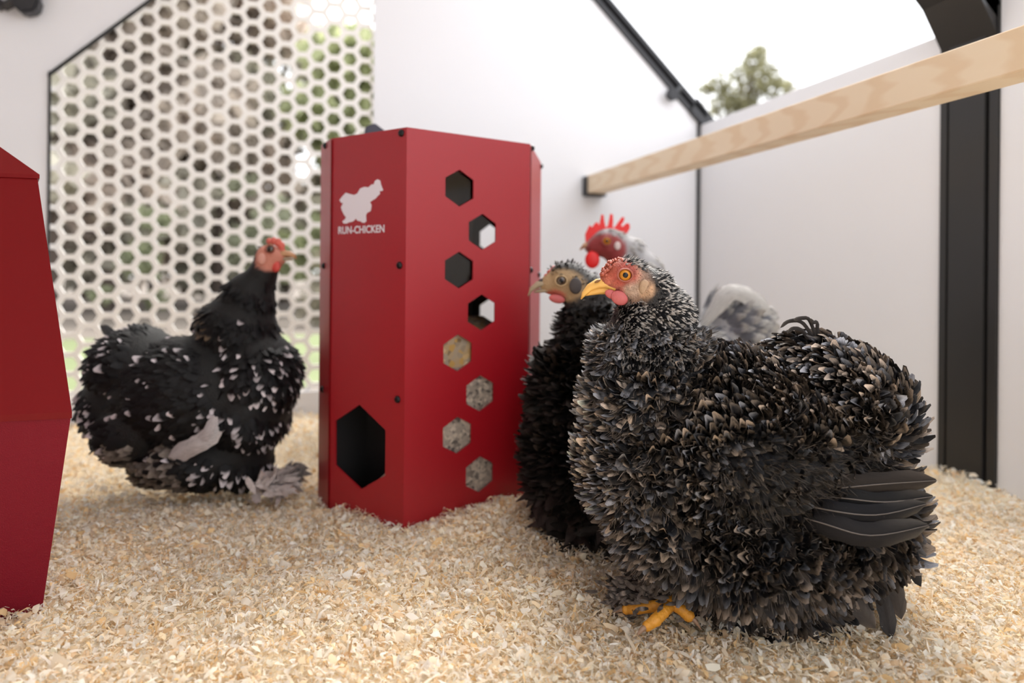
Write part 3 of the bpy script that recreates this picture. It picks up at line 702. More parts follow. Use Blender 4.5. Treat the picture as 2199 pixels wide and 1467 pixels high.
br = np.array([.38, .30, .24]); gr = np.array([.26, .26, .285]); bk = np.array([.003, .003, .0035]); bkb = np.array([.006, .007, .011])
tipc = br * (.18 + 1.25 * rs.rand(n, 1) ** 1.8); mixg = rs.rand(n, 1) < (.25 + .35 * (neckz + breast * .5))[:, None]; tipc = np.where(mixg, gr * (.4 + .9 * rs.rand(n, 1)), tipc)
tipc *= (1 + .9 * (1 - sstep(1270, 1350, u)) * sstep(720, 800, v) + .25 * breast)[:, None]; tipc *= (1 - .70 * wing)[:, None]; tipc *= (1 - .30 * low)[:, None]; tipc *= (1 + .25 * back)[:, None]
dk = bk + (bkb - bk) * rs.rand(n, 1) + .004 * rs.rand(n, 1) * (1 - wing)[:, None]
fl_ = np.array([.03, .027, .027]) * (.5 + rs.rand(n, 1))
tipc = np.clip(tipc, 0, .8)
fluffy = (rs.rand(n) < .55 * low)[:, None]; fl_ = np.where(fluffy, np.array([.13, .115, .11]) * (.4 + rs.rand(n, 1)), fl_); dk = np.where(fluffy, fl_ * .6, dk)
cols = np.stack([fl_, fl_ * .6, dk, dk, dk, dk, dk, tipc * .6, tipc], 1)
bar = rs.rand(n) < .15 + .35 * neckz + .30 * breast + .5 * rear - .1 * wing
cols[bar, 3] = tipc[bar] * .4; cols[bar, 4] = dk[bar]; cols[bar, 5] = tipc[bar] * .7; cols[bar, 6] = dk[bar]; cols[bar, 7] = tipc[bar] * .9; cols[bar, 8] = tipc[bar]
plain = rs.rand(n) < .30; cols[plain, 5:8] = dk[plain][:, None]; cols[plain, 8] = tipc[plain] * .25
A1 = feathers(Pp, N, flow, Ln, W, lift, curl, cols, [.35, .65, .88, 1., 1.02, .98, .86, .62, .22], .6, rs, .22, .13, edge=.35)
# fine breast ruff spikes and loose wisps all around
n = 24000
Pp, N = sample(me, n, 22, dens=lambda c: np.where(c[:, 2] > b.L(1400, 700).z, .1, 1.) * np.where(c[:, 1] > .03, .35, 1.) * np.where(c[:, 2] < .015, .3, 1))
u, v = to_px(Pp); keep = ~((v < 690) & (u < 1500)); Pp, N, u, v = Pp[keep], N[keep], u[keep], v[keep]; n = len(Pp)
breast = 1 - sstep(1330, 1470, u); low = sstep(1060, 1180, v); rear = sstep(1780, 1900, u)
flow = np.zeros((n, 3)); flow[:, 0] = .7 - 1.0 * breast; flow[:, 2] = -.4 - .6 * breast - .6 * low - .6 * rear; flow += clump(Pp, .38, .055, 3) + clump(Pp, .25, .022, 4) + rs.randn(n, 3) * .22
Ln = .019 + .010 * rs.rand(n) + .006 * low; W = .0004 + .0005 * rs.rand(n); lift = .16 + .3 * rs.rand(n) + .12 * breast; curl = rs.randn(n) * 1.0 + .5; Ln *= (1 - .35 * (v < 800) * (u < 1500))
base = np.array([.02, .018, .017]) * (.4 + rs.rand(n, 1)); tipw = np.array([.34, .28, .24]) * (.1 + .9 * rs.rand(n, 1)) * (1 + .8 * breast)[:, None]
tipw *= (1 - .6 * (sstep(1430, 1520, u) * (1 - sstep(1780, 1880, u)) * sstep(860, 900, v) * (1 - sstep(1020, 1090, v))))[:, None]
cols = np.stack([base, base, base * 1.2, tipw * .7, tipw], 1); cols = np.clip(cols, 0, .8)
A2 = feathers(Pp, N, flow, Ln, W, lift, curl, cols, PROF_N, .2, rs, .5, .1)
# head and neck: tiny speckled feathers
n = 10500
hz = b.L(1400, 760).z; hx = b.L(1545, 700).x; thx = b.L(1350, 700).x; thz = b.L(1350, 655).z
Pp, N = sample(me, n, 23, dens=lambda c: np.where((c[:, 2] > hz) & (c[:, 0] < hx), 1, 0.) * np.where(c[:, 1] > .015, .4, 1) * np.where((c[:, 0] < thx) & (c[:, 2] < thz), 3.5, 1))
u, v = to_px(Pp)
bare = (((u - 1338) / 50) ** 2 + ((v - 602) / 38) ** 2 < 1) | ((u < 1310) & (v > 570) & (v < 632)) | (((u - 1378) / 20) ** 2 + ((v - 620) / 24) ** 2 < 1)
sparse = rs.rand(len(u)) < np.where(u < 1330, .45, .75)
keep = (~bare) | sparse; Pp, N, u, v = Pp[keep], N[keep], u[keep], v[keep]; n = len(Pp)
up1 = 1 - sstep(640, 760, v)
flow = np.zeros((n, 3)); flow[:, 0] = .9 * up1 + .15; flow[:, 2] = -.5 - .5 * (1 - up1) ; flow += rs.randn(n, 3) * .12
Ln = (.0075 + .0035 * rs.rand(n) + .007 * (1 - up1)) * np.where((u < 1325) | bare[keep], .5, 1); W = Ln * .25 * np.where((u < 1325) | bare[keep], .5, 1); lift = .16 + .2 * rs.rand(n) + .35 * bare[keep]; curl = rs.randn(n) * .25 + .15 + .2 * (1 - up1)
headtop = (v < 560) & (u < 1330)
bb = bare[keep]
wh = np.array([.58, .53, .49]) * (.6 + .4 * rs.rand(n, 1)); dkk = np.array([.006, .006, .008]) * np.ones((n, 1))
which = (rs.rand(n) < .42)[:, None]
wh = np.where(bb[:, None], np.array([.34, .24, .18]) * (.5 + .8 * rs.rand(n, 1)), wh)
cols = np.stack([dkk * 2, dkk, np.where(which, dkk, dkk), np.where(which, wh, dkk), np.where(which, wh, dkk)], 1)
cols *= (.5 + .5 * up1)[:, None, None]
Ln *= np.where(bb, .8, 1)
A3 = feathers(Pp, N, flow, Ln, W, lift, curl, cols, PROF_N, .3, rs, .25, .1)
V, Fq, cc, uv = join([A1, A2, A3]); V[:, 2] = np.maximum(V[:, 2], -.004)
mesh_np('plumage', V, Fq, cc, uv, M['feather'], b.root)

def big_feather(b, name, pts, width, col, tipcol, nrm_, rows=16, mat=None, shaft=True, parent=None):
    """one large vane along pts with a raised pale shaft"""
    pts = [Vector(p) for p in pts]; n_ = rows; cp = []
    for i in range(n_):
        t_ = i / (n_ - 1) * (len(pts) - 1); j = min(int(t_), len(pts) - 2); f_ = t_ - j
        p0 = pts[max(j - 1, 0)]; p1 = pts[j]; p2 = pts[j + 1]; p3 = pts[min(j + 2, len(pts) - 1)]
        cp.append(.5 * ((2 * p1) + (p2 - p0) * f_ + (2 * p0 - 5 * p1 + 4 * p2 - p3) * f_ ** 2 + (3 * p1 - p0 - 3 * p2 + p3) * f_ ** 3))
    V = []; cl = []; uv = []; m_ = 7; rj = random.Random(len(name) + int(pts[0].x * 1e4))
    for i, p_ in enumerate(cp):
        d = (cp[min(i + 1, n_ - 1)] - cp[max(i - 1, 0)]).normalized(); s = d.cross(nrm_).normalized(); nn = s.cross(d)
        t_ = i / (n_ - 1); w = width * min(1, .35 + t_ * 2.2) * (1 if t_ < .8 else math.sqrt(max(0.02, 1 - ((t_ - .8) / .2) ** 2)))
        for j in range(m_):
            a = (j - (m_ - 1) / 2) / ((m_ - 1) / 2); q_ = p_ + s * a * w * .5 - nn * abs(a) ** 2 * w * .16 - d * abs(a) * w * .25 + nn * rj.uniform(-1, 1) * .0002
            if abs(a) == 1: q_ += s * a * rj.uniform(-.06, .03) * w
            V.append(q_); e_ = max(0, (t_ - .75) / .25) * abs(a)
            cl.append([col[h_] * (1 - e_) + tipcol[h_] * e_ for h_ in range(3)]); uv.append((a * 1.5 + t_ * 5 * (1 if a > 0 else -1) + len(V) // 1000, t_ * 3))
    V = np.array(V); ii = np.arange(n_ * m_).reshape(n_, m_); Fq = np.stack([ii[:-1, :-1], ii[:-1, 1:], ii[1:, 1:], ii[1:, :-1]], -1).reshape(-1, 4)
    o = mesh_np(name, V, Fq, np.array(cl), np.array(uv), mat or M['glossfeather'], parent or b.root)
    if shaft:
        bm = bmesh.new(); add_tube(bm, [c + nrm_ * .0003 for c in cp], [.0007 * (1 - .8 * i / n_) for i in range(n_)], 6); obj('shaft', bm, M['shaftm'], o, True)
    return o
M['shaftm'] = nmat('feather shaft', (.12, .10, .09), .4)
nn = Vector((0, -1, .12)).normalized()
wf = [([(1640, 1060, -.050), (1780, 1050, -.088), (1890, 1040, -.097), (2012, 1032, -.092)], .0170, (.020, .016, .014), (.07, .055, .045)),
      ([(1660, 1062, -.055), (1790, 1068, -.092), (1900, 1078, -.101), (2004, 1066, -.095)], .0140, (.008, .008, .009), (.07, .06, .05)),
      ([(1620, 1060, -.055), (1760, 1092, -.095), (1880, 1106, -.105), (1990, 1082, -.100)], .015, (.007, .007, .009), (.08, .07, .06)),
      ([(1620, 1080, -.055), (1760, 1122, -.098), (1870, 1150, -.109), (1994, 1128, -.104)], .0185, (.012, .011, .012), (.09, .08, .07))]
for pts, w, c, tcol in wf: big_feather(b, 'wing_feather', [b.L(*p_) for p_ in pts], w, c, tcol, nn, mat=M['vane'])
# curled plume on the back, trailing plumes at the rear
for x0_, tx, ty, hh in ((1752, 1676, 704, 688), (1740, 1690, 716, 704), (1760, 1704, 688, 682), (1765, 1740, 684, 690)):
    big_feather(b, 'plume', [b.L(x0_, 752, -.02), b.L(x0_ - 8, 722, -.02), b.L(x0_ * .6 + tx * .4, hh + 4, -.022), b.L(x0_ * .25 + tx * .75, hh + 2, -.024), b.L(tx, ty, -.026)], .0034, (.030, .025, .023), (.13, .11, .09), Vector((0, -1, .12)).normalized(), mat=M['feather'], shaft=False)
for pts, w, c, tcol in (([(1850, 760, -.01), (1905, 790, -.02), (1930, 850, -.03)], .016, (.03, .03, .035), (.12, .1, .09)),
                        ([(1860, 1200, -.05), (1900, 1290, -.06), (1914, 1372, -.068)], .014, (.03, .026, .025), (.03, .026, .025)),
                        ([(1890, 1180, -.05), (1925, 1260, -.06), (1936, 1330, -.06)], .013, (.05, .042, .038), (.15, .12, .1)),
                        ([(1900, 1130, -.04), (1950, 1200, -.05), (1978, 1260, -.05)], .009, (.015, .015, .017), (.02, .02, .02)),
                        ([(1800, 1240, -.07), (1850, 1310, -.08), (1880, 1350, -.08)], .014, (.05, .042, .038), (.2, .17, .14))):
    big_feather(b, 'plume', [b.L(*p_) for p_ in pts], w, c, tcol, nn, mat=M['feather'], shaft=False)
# face
eye(b, b.L(1342, 591, -.0160), .0051, -1, M['eye'], M['lid']); eye(b, b.L(1342, 591, .0160), .0051, 1, M['eye'], M['lid'])
up_pts = [b.L(*p_) for p_ in ((1318, 622, -.0), (1300, 612, 0), (1284, 613, 0), (1268, 620, 0), (1255, 632, 0), (1248, 643, 0))]
sweep_beak(b, 'upper_beak', up_pts, [.0062, .0068, .0060, .0046, .0028, .0006], [.0100, .0082, .0066, .0048, .0030, .0006], M['beak'])
lo_pts = [b.L(*p_) for p_ in ((1324, 626, 0), (1302, 625, 0), (1285, 626, 0), (1268, 630, 0), (1258, 635, 0))]
sweep_beak(b, 'lower_beak', lo_pts, [.0045, .0050, .0045, .0032, .0008], [.0088, .0068, .0052, .0034, .0008], M['beak'])
bm = bmesh.new(); add_ball(bm, b.L(1283, 604, -.0068), (.0030, .0009, .0012), 2, Matrix.Rotation(R(-25), 4, 'Y')); obj('nostril', bm, M['nostril'], b.root, True)
# small pea comb: rows of bumps along the forehead
bm = bmesh.new()
rc = random.Random(4); path = [(1288, 598), (1287, 588), (1291, 578), (1299, 568), (1310, 560), (1322, 556), (1332, 555)]
for i in range(150):
    t_ = rc.random() * 5.99; a_, f_ = int(t_), t_ - int(t_); px = path[a_][0] * (1 - f_) + path[a_ + 1][0] * f_; py = path[a_][1] * (1 - f_) + path[a_ + 1][1] * f_
    dy = rc.uniform(-.007, .007); r_ = rc.uniform(.0008, .0019)
    add_ball(bm, b.L(px + abs(dy) * 1500 + rc.uniform(-1, 5), py + abs(dy) * 500 + rc.uniform(-1, 5), dy), r_, 1)
obj('comb', bm, M['pinkcomb'], b.root, True)
for s in (-1, 1):
    bm = bmesh.new(); add_ball(bm, b.L(1330, 640, s * .0125), (.0078, .0022, .0060), 3, Matrix.Rotation(R(30), 4, 'Y')); add_ball(bm, b.L(1312, 632, s * .0105), (.0055, .002, .0038), 3, Matrix.Rotation(R(25), 4, 'Y')); obj('wattle', bm, M['pinkwattle'], b.root, True)
    bm = bmesh.new(); add_ball(bm, b.L(1384, 618, s * .0175), (.0045, .0016, .0070), 3); obj('ear_lobe', bm, nmat('ear lobe skin', (.40, .26, .16), .6, vary=.15, scale=200, bump=.5, bscale=700), b.root, True)
# foot nearest the camera, feathered shank behind it
zf = .006
def G(px, py, Z, z=None):
    q_ = P(px, py, Z); l_ = Matrix.Rotation(TH, 3, 'Z') @ (q_ - b.root.location)
    return l_
leg(b, G(1510, 1240, .560), G(1442, 1296, .548), [[G(1425, 1315, .540), G(1408, 1332, .533), G(1390, 1345, .528)], [G(1462, 1308, .545), G(1478, 1322, .542)], [G(1405, 1302, .553), G(1372, 1306, .556), G(1345, 1309, .558)]], .0047, M['foot'])
leg(b, b.L(1500, 1220, .04), b.L(1430, 1255, .045), [[b.L(1400, 1262, .04), b.L(1370, 1268, .04)], [b.L(1410, 1255, .06), b.L(1380, 1258, .07)]], .0047, M['foot'])
# feathering on the foot
def foot_plumes(b, spots, n, col1, col2, seed, L_=(.016, .028), down=(-1, 0, -.25), dy=.012, spread=.012, mat='feather'):
    rs = np.random.RandomState(seed); Ps = np.array([spots[rs.randint(len(spots))] for _ in range(n)]) + rs.randn(n, 3) * [spread, dy, spread * .5]
    N = norm(np.array([0, -.6, .8]) + rs.randn(n, 3) * .3); fl_ = np.array(down) + rs.randn(n, 3) * .3
    Ln = rs.uniform(*L_, n); W = Ln * .32; t_ = rs.rand(n, 1); c = np.array(col1) * t_ + np.array(col2) * (1 - t_); c2 = np.array(col1) * (1 - t_) + np.array(col2) * t_
    cols = np.stack([c, c, c2, c, c2], 1)
    V, Fq, cc, uv = feathers(Ps, N, fl_, Ln, W, rs.rand(n) * .3, rs.randn(n) * .4, cols, PROF_N, .3, rs, .3, .1)
    V[:, 2] = np.maximum(V[:, 2], .0005); mesh_np('foot_feathers', V, Fq, cc, uv, M[mat], b.root)
foot_plumes(b, [b.L(1440, 1235, -.03), b.L(1400, 1250, -.03), b.L(1370, 1270, -.03), b.L(1350, 1285, -.035), b.L(1460, 1220, -.03), b.L(1420, 1262, -.035)], 300, (.26, .21, .18), (.015, .013, .013), 5, L_=(.008, .015))
hen1 = b

# ================================================================= generic smaller birds (out of focus)
def bird_plumage(b, me, n, seed, px0, colfn, flowfn, Lr, Wk, lift, curl, mat='feather', skip=None, yaw=.25, rows=7):
    rs = np.random.RandomState(seed); Pp, N = sample(me, n, seed + 1)
    u = Pp[:, 0] / b.k + px0; v = HY - (Pp[:, 2] - CAMH) / b.k
    if skip is not None:
        kp_ = ~skip(u, v); Pp, N, u, v = Pp[kp_], N[kp_], u[kp_], v[kp_]
    n = len(Pp); Ln = Lr(u, v, rs); li = lift(u, v, rs); cu_ = curl(u, v, rs); cols = colfn(u, v, rs)
    V, Fq, cc, uv = feathers(Pp, N, flowfn(u, v, rs), Ln, Ln * Wk, li, cu_, cols, PROF_B if rows == 7 else PROF_N, .3, rs, yaw, .12)
    V[:, 2] = np.maximum(V[:, 2], -.004)
    return mesh_np('plumage', V, Fq, cc, uv, M[mat], b.root)

# ---- black frizzle hen behind the front one
b = Bird('hen', .765, 1300, 'black frizzled hen with dark eye and horn coloured beak peering from behind the grey hen', 'hen')
k = b.k
E = [(1218, 597, 44, 36, .018, 0), (1186, 610, 30, 24, .012, 0), (1214, 620, 36, 26, .015, 0), (1262, 640, 52, 55, .022, 0), (1275, 720, 75, 85, .032, 0), (1262, 850, 100, 130, .055, 0), (1255, 970, 105, 140, .065, 0),
     (1400, 930, 200, 170, .072, 0), (1530, 880, 110, 110, .06, 0), (1320, 1080, 95, 90, .055, 0), (1420, 1060, 130, 90, .06, 0)]
me = remesh('body', [(b.L(px, py), (rx * k, ry, rz * k), tl) for px, py, rx, rz, ry, tl in E], .0045, 5)
def bskin(V):
    u = V[:, 0] / k + 1300; v = HY - (V[:, 2] - CAMH) / k
    c = np.tile([.03, .027, .027], (len(V), 1)); w = (1 - sstep(.8, 1.1, np.sqrt(((u - 1205) / 52) ** 2 + ((v - 612) / 36) ** 2)))[:, None]
    c = c * (1 - w) + np.array([.40, .27, .15]) * w
    w = (1 - sstep(.5, 1., np.sqrt(((u - 1190) / 30) ** 2 + ((v - 634) / 16) ** 2)))[:, None]; c = c * (1 - w) + np.array([.45, .10, .07]) * w
    return c
paint(me, bskin); link('body', me, M['skin'], b.root, True)
def cf(u, v, rs):
    n = len(u); d = np.array([.010, .009, .009]) * (.6 + .8 * rs.rand(n, 1)); t_ = np.array([.035, .026, .023]) * (.4 + rs.rand(n, 1))
    hd = (v < 640)[:, None]; t_ = np.where(hd & (rs.rand(n, 1) < .4), np.array([.22, .2, .19]), t_)
    return np.stack([d, d, d, d, d, t_, t_], 1)
def ff(u, v, rs):
    f_ = np.zeros((len(u), 3)); fr = 1 - sstep(1260, 1380, u); f_[:, 0] = .9 - .95 * fr + .6 * (v < 640); f_[:, 2] = -.4 - .6 * fr; return f_ + rs.randn(len(u), 3) * .25
bird_plumage(b, me, 7500, 40, 1300, cf, ff, lambda u, v, rs: np.where(v < 650, .007, np.where(v < 720, .013, .024)) * (.8 + .5 * rs.rand(len(u))), .42,
             lambda u, v, rs: np.where(v < 650, .2, .55) + .4 * rs.rand(len(u)), lambda u, v, rs: .5 + .9 * rs.rand(len(u)), skip=lambda u, v: (((u - 1205) / 46) ** 2 + ((v - 614) / 30) ** 2 < 1) | ((u < 1180) & (v < 660) & (v > 580)))
eye(b, b.L(1205, 603, -.0175), .0052, -1, M['eyedark'], M['lidtan']); eye(b, b.L(1205, 603, .0175), .0052, 1, M['eyedark'], M['lidtan'])
sweep_beak(b, 'upper_beak', [b.L(*p_) for p_ in ((1190, 612, 0), (1172, 609, 0), (1156, 613, 0), (1142, 622, 0), (1134, 636, 0))], [.0062, .006, .005, .0032, .0007], [.010, .0085, .0062, .0035, .0007], M['beakhorn'])
sweep_beak(b, 'lower_beak', [b.L(*p_) for p_ in ((1192, 626, 0), (1172, 624, 0), (1156, 626, 0), (1146, 628, 0))], [.004, .0035, .0028, .0008], [.009, .007, .005, .001], M['beakhorn'])
bm = bmesh.new(); add_ball(bm, b.L(1170, 602, 0), (.0085, .0062, .0032), 3, Matrix.Rotation(R(-15), 4, 'Y')); obj('cere', bm, M['beakdark'], b.root, True)
bm = bmesh.new()
for px, py, r_ in ((1175, 594, .0038), (1182, 586, .0042), (1190, 578, .004), (1200, 573, .003)): add_ball(bm, b.L(px, py, 0), (r_, r_ * 1.2, r_), 2)
obj('comb', bm, nmat('red comb skin', (.5, .06, .05), .5, vary=.2, scale=100), b.root, True)
for s in (-1, 1):
    bm = bmesh.new(); add_ball(bm, b.L(1196, 642, s * .013), (.009, .003, .0048), 3, Matrix.Rotation(R(12), 4, 'Y')); obj('wattle', bm, M['pinkwattle'], b.root, True)
    bm = bmesh.new(); add_ball(bm, b.L(1236, 614, s * .0205), (.007, .0022, .0090), 3); obj('ear_lobe', bm, nmat('dark ear patch', (.05, .04, .04), .7), b.root, True)
foot_plumes(b, [b.L(1265, 1140, -.05), b.L(1290, 1120, -.05), b.L(1310, 1150, -.055), b.L(1330, 1125, -.05), b.L(1250, 1165, -.055), b.L(1280, 1170, -.06)], 340, (.012, .010, .010), (.035, .028, .024), 6, L_=(.018, .034), down=(-.6, 0, -.6))
foot_plumes(b, [b.L(1200, 1050, -.03), b.L(1215, 1080, -.03), b.L(1240, 1090, -.03), b.L(1270, 1100, -.04)], 160, (.012, .010, .010), (.05, .032, .028), 8, L_=(.022, .04), down=(-.15, 0, -1))
leg(b, b.L(1330, 1120, -.03), b.L(1290, 1150, -.035), [[b.L(1265, 1155, -.035), b.L(1240, 1158, -.035)], [b.L(1275, 1158, -.05), b.L(1250, 1165, -.06)]], .005, M['beakhorn'])
leg(b, b.L(1400, 1100, .03), b.L(1360, 1135, .03), [[b.L(1335, 1138, .03), b.L(1310, 1140, .03)], [b.L(1340, 1135, .045), b.L(1320, 1136, .055)]], .005, M['beakhorn'])

# ---- spotted black hen at the back left
b = Bird('hen', .87, 430, 'black hen spangled with white spots, standing left of the red tower with its pink face turned to it', 'hen')
b.root['label'] = 'black hen spangled with white spots standing before the hexagon screen'
k = b.k
E = [(578, 551, 30, 27, .018, 0), (598, 553, 20, 16, .012, 0), (580, 566, 26, 20, .015, 0), (564, 592, 31, 38, .021, 0), (536, 642, 54, 60, .031, 0), (510, 706, 84, 76, .045, 0), (556, 810, 84, 100, .068, 0), (540, 880, 80, 90, .074, 0),
     (420, 850, 180, 130, .086, 0), (300, 790, 92, 85, .066, 0), (262, 860, 66, 88, .062, 0), (330, 910, 100, 90, .082, 0), (440, 970, 140, 72, .08, 0), (530, 970, 55, 75, .045, 0), (360, 1000, 60, 40, .05, 0)]
me = remesh('body', [(b.L(px, py), (rx * k, ry, rz * k), tl) for px, py, rx, rz, ry, tl in E], .0048, 5)
def sskin(V):
    u = V[:, 0] / k + 430; v = HY - (V[:, 2] - CAMH) / k
    c = np.tile([.005, .005, .005], (len(V), 1)); w = (1 - sstep(.85, 1.15, np.sqrt(((u - 588) / 34) ** 2 + ((v - 556) / 30) ** 2)))[:, None]
    return c * (1 - w) + np.array([.55, .22, .16]) * w
paint(me, sskin); link('body', me, M['skin'], b.root, True)
def cf(u, v, rs):
    n = len(u); d = np.array([.006, .0055, .006]) * (.6 + .8 * rs.rand(n, 1)); w_ = np.array([.60, .55, .57]) * (.5 + .6 * rs.rand(n, 1))
    nk = (v < 700) & (u > 430); pr_ = np.where(nk, .01, np.where(u > 500, .20, np.where(u < 330, .22, .08)))
    sp = (rs.rand(n) < pr_)[:, None]; t_ = np.where(sp, w_, d)
    fluff = ((v > 925) & (u < 480) & (rs.rand(n) < .75))[:, None]; fc_ = np.array([.17, .145, .125]) * (.5 + .8 * rs.rand(n, 1))
    t_ = np.where(fluff, fc_, t_); d2 = np.where(fluff, fc_ * .6, d)
    brown = ((u < 490) & (v < 700) & (v > 600))[:, None]; t_ = np.where(brown & (rs.rand(n, 1) < .4), np.array([.10, .07, .045]), t_)
    return np.stack([d2, d2, d2, d2, d2, t_, t_], 1)
def ff(u, v, rs):
    f_ = np.zeros((len(u), 3)); fr = sstep(470, 560, u); rr_ = 1 - sstep(250, 340, u); f_[:, 0] = -.9 + .9 * fr - .2; f_[:, 2] = -.3 - .7 * fr - .8 * rr_; f_[:, 0] = np.where((v < 740) & (u > 450), -.45, f_[:, 0]); f_[:, 2] = np.where((v < 740) & (u > 450), -1, f_[:, 2]); return f_ + rs.randn(len(u), 3) * .1
bird_plumage(b, me, 6200, 60, 430, cf, ff, lambda u, v, rs: np.where(v < 600, .010, np.where((v < 700) & (u > 450), .020, .022)) * (.8 + .4 * rs.rand(len(u))), .50,
             lambda u, v, rs: .13 + .08 * rs.rand(len(u)), lambda u, v, rs: -.10 + .15 * rs.randn(len(u)), mat='glossfeather', skip=lambda u, v: (((u - 590) / 32) ** 2 + ((v - 556) / 26) ** 2 < 1), yaw=.15)
eye(b, b.L(580, 535, -.0165), .0048, -1, M['eyedark'], M['lid']); eye(b, b.L(580, 535, .0165), .0048, 1, M['eyedark'], M['lid'])
sweep_beak(b, 'upper_beak', [b.L(*p_) for p_ in ((598, 550, 0), (610, 547, 0), (622, 547, 0), (632, 551, 0), (637, 557, 0))], [.006, .0058, .005, .003, .0007], [.009, .0075, .0055, .0035, .0007], nmat('orange horn beak', (.45, .24, .12), .4, vary=.4, scale=80))
sweep_beak(b, 'lower_beak', [b.L(*p_) for p_ in ((598, 559, 0), (612, 557, 0), (624, 557, 0), (632, 557, 0))], [.004, .0035, .0025, .0006], [.008, .006, .004, .001], M['beakhorn'])
bm = bmesh.new()
for px, py, r_ in ((606, 537, .004), (604, 528, .0048), (597, 521, .005), (588, 518, .0046), (578, 518, .0038)): add_ball(bm, b.L(px, py, 0), (r_, r_ * .7, r_ * 1.1), 2)
obj('comb', bm, nmat('salmon comb', (.60, .12, .09), .5, vary=.2, scale=100), b.root, True)
for s in (-1, 1):
    bm = bmesh.new(); add_ball(bm, b.L(592, 572, s * .009), (.0062, .003, .0075), 3); obj('wattle', bm, nmat('red wattle', (.55, .06, .05), .5), b.root, True)
    bm = bmesh.new(); add_ball(bm, b.L(562, 556, s * .018), (.005, .002, .0075), 3); obj('ear_lobe', bm, nmat('salmon lobe', (.6, .30, .24), .6), b.root, True)
for pts, w, c in (([(360, 985, -.075), (420, 955, -.088), (470, 925, -.085)], .022, (.50, .47, .47)), ([(400, 965, -.08), (440, 935, -.09), (462, 895, -.088)], .014, (.48, .45, .46)),
                  ([(190, 800, -.02), (205, 830, -.03), (250, 812, -.05), (300, 788, -.06)], .012, (.36, .34, .35)),
                  ([(215, 700, -.0), (245, 728, -.03), (262, 765, -.05)], .013, (.018, .018, .019))):
    big_feather(b, 'wing_feather', [b.L(*p_) for p_ in pts[::-1]], w, c, c, nn, mat=M['feather'], shaft=False)
foot_plumes(b, [b.L(575, 1025, -.03), b.L(595, 1030, -.03), b.L(560, 1040, -.03), b.L(585, 1045, -.035), b.L(600, 1040, -.03)], 150, (.55, .48, .46), (.40, .34, .31), 9, L_=(.014, .026), down=(.8, 0, -.35), dy=.015, spread=.008)
foot_plumes(b, [b.L(600, 1015, .01), b.L(615, 1020, .01)], 60, (.10, .09, .10), (.40, .35, .32), 10, L_=(.014, .028), down=(1, 0, -.3), dy=.012, spread=.006)
leg(b, b.L(540, 1000, -.02), b.L(585, 1048, -.025), [[b.L(605, 1052, -.03), b.L(625, 1054, -.035)], [b.L(600, 1045, -.005), b.L(622, 1044, .005)]], .005, M['footpale'])
leg(b, b.L(560, 980, .03), b.L(600, 1028, .03), [[b.L(620, 1030, .03), b.L(640, 1031, .03)], [b.L(615, 1024, .05), b.L(630, 1022, .06)]], .005, M['footpale'])

# ---- pale grey rooster at the back
b = Bird('rooster', .98, 1480, 'pale lavender grey rooster with bright red spiked comb standing behind the other birds', 'rooster')
b.root['label'] = 'pale grey rooster with a bright red spiked comb, mostly hidden behind two hens'
k = b.k
E = [(1308, 522, 40, 33, .022, 0), (1280, 530, 26, 22, .015, 0), (1345, 550, 42, 45, .026, 0), (1375, 610, 55, 75, .036, 0), (1395, 700, 80, 100, .055, 0), (1400, 800, 90, 110, .066, 0), (1500, 790, 130, 100, .075, 0), (1572, 715, 72, 88, .055, 0), (1585, 790, 70, 90, .06, 0), (1490, 860, 110, 90, .066, 0)]
me = remesh('body', [(b.L(px, py), (rx * k, ry, rz * k), tl) for px, py, rx, rz, ry, tl in E], .005, 5)
def rskin(V):
    u = V[:, 0] / k + 1480; v = HY - (V[:, 2] - CAMH) / k
    c = np.tile([.35, .34, .35], (len(V), 1)); w = (1 - sstep(.85, 1.1, np.sqrt(((u - 1298) / 42) ** 2 + ((v - 534) / 34) ** 2)))[:, None]
    return c * (1 - w) + np.array([.30, .055, .055]) * w
paint(me, rskin); link('body', me, M['skin'], b.root, True)
def cf(u, v, rs):
    n = len(u); g_ = np.array([.15, .15, .17]) * (.8 + .4 * rs.rand(n, 1)); w_ = np.array([.44, .42, .40]) * (.8 + .3 * rs.rand(n, 1))
    hd = (v < 640)[:, None]; g_ = np.where(hd, w_ * .75, g_)
    return np.stack([w_, w_, g_ * 1.2, g_, g_, w_ * .9, w_], 1)
def ff(u, v, rs):
    f_ = np.zeros((len(u), 3)); f_[:, 0] = .9; f_[:, 2] = np.where(v < 650, -.7, .05) - .8 * sstep(1590, 1650, u); return f_ + rs.randn(len(u), 3) * .06
bird_plumage(b, me, 2600, 80, 1480, cf, ff, lambda u, v, rs: np.where(v < 640, .016, .036) * (.8 + .4 * rs.rand(len(u))), .34, lambda u, v, rs: .26 + .06 * rs.rand(len(u)), lambda u, v, rs: -.40 + .1 * rs.randn(len(u)), skip=lambda u, v: (((u - 1295) / 42) ** 2 + ((v - 532) / 32) ** 2 < 1), yaw=.1)
eye(b, b.L(1303, 518, -.022), .0052, -1, M['eye'], M['lid']); eye(b, b.L(1303, 518, .022), .0052, 1, M['eye'], M['lid'])
sweep_beak(b, 'upper_beak', [b.L(*p_) for p_ in ((1285, 530, 0), (1270, 525, 0), (1256, 529, 0), (1245, 537, 0))], [.0075, .007, .005, .0008], [.011, .009, .006, .0008], nmat('tan beak', (.50, .33, .20), .4))
sweep_beak(b, 'lower_beak', [b.L(*p_) for p_ in ((1288, 539, 0), (1272, 536, 0), (1256, 538, 0))], [.004, .0035, .001], [.009, .006, .001], M['beakhorn'])
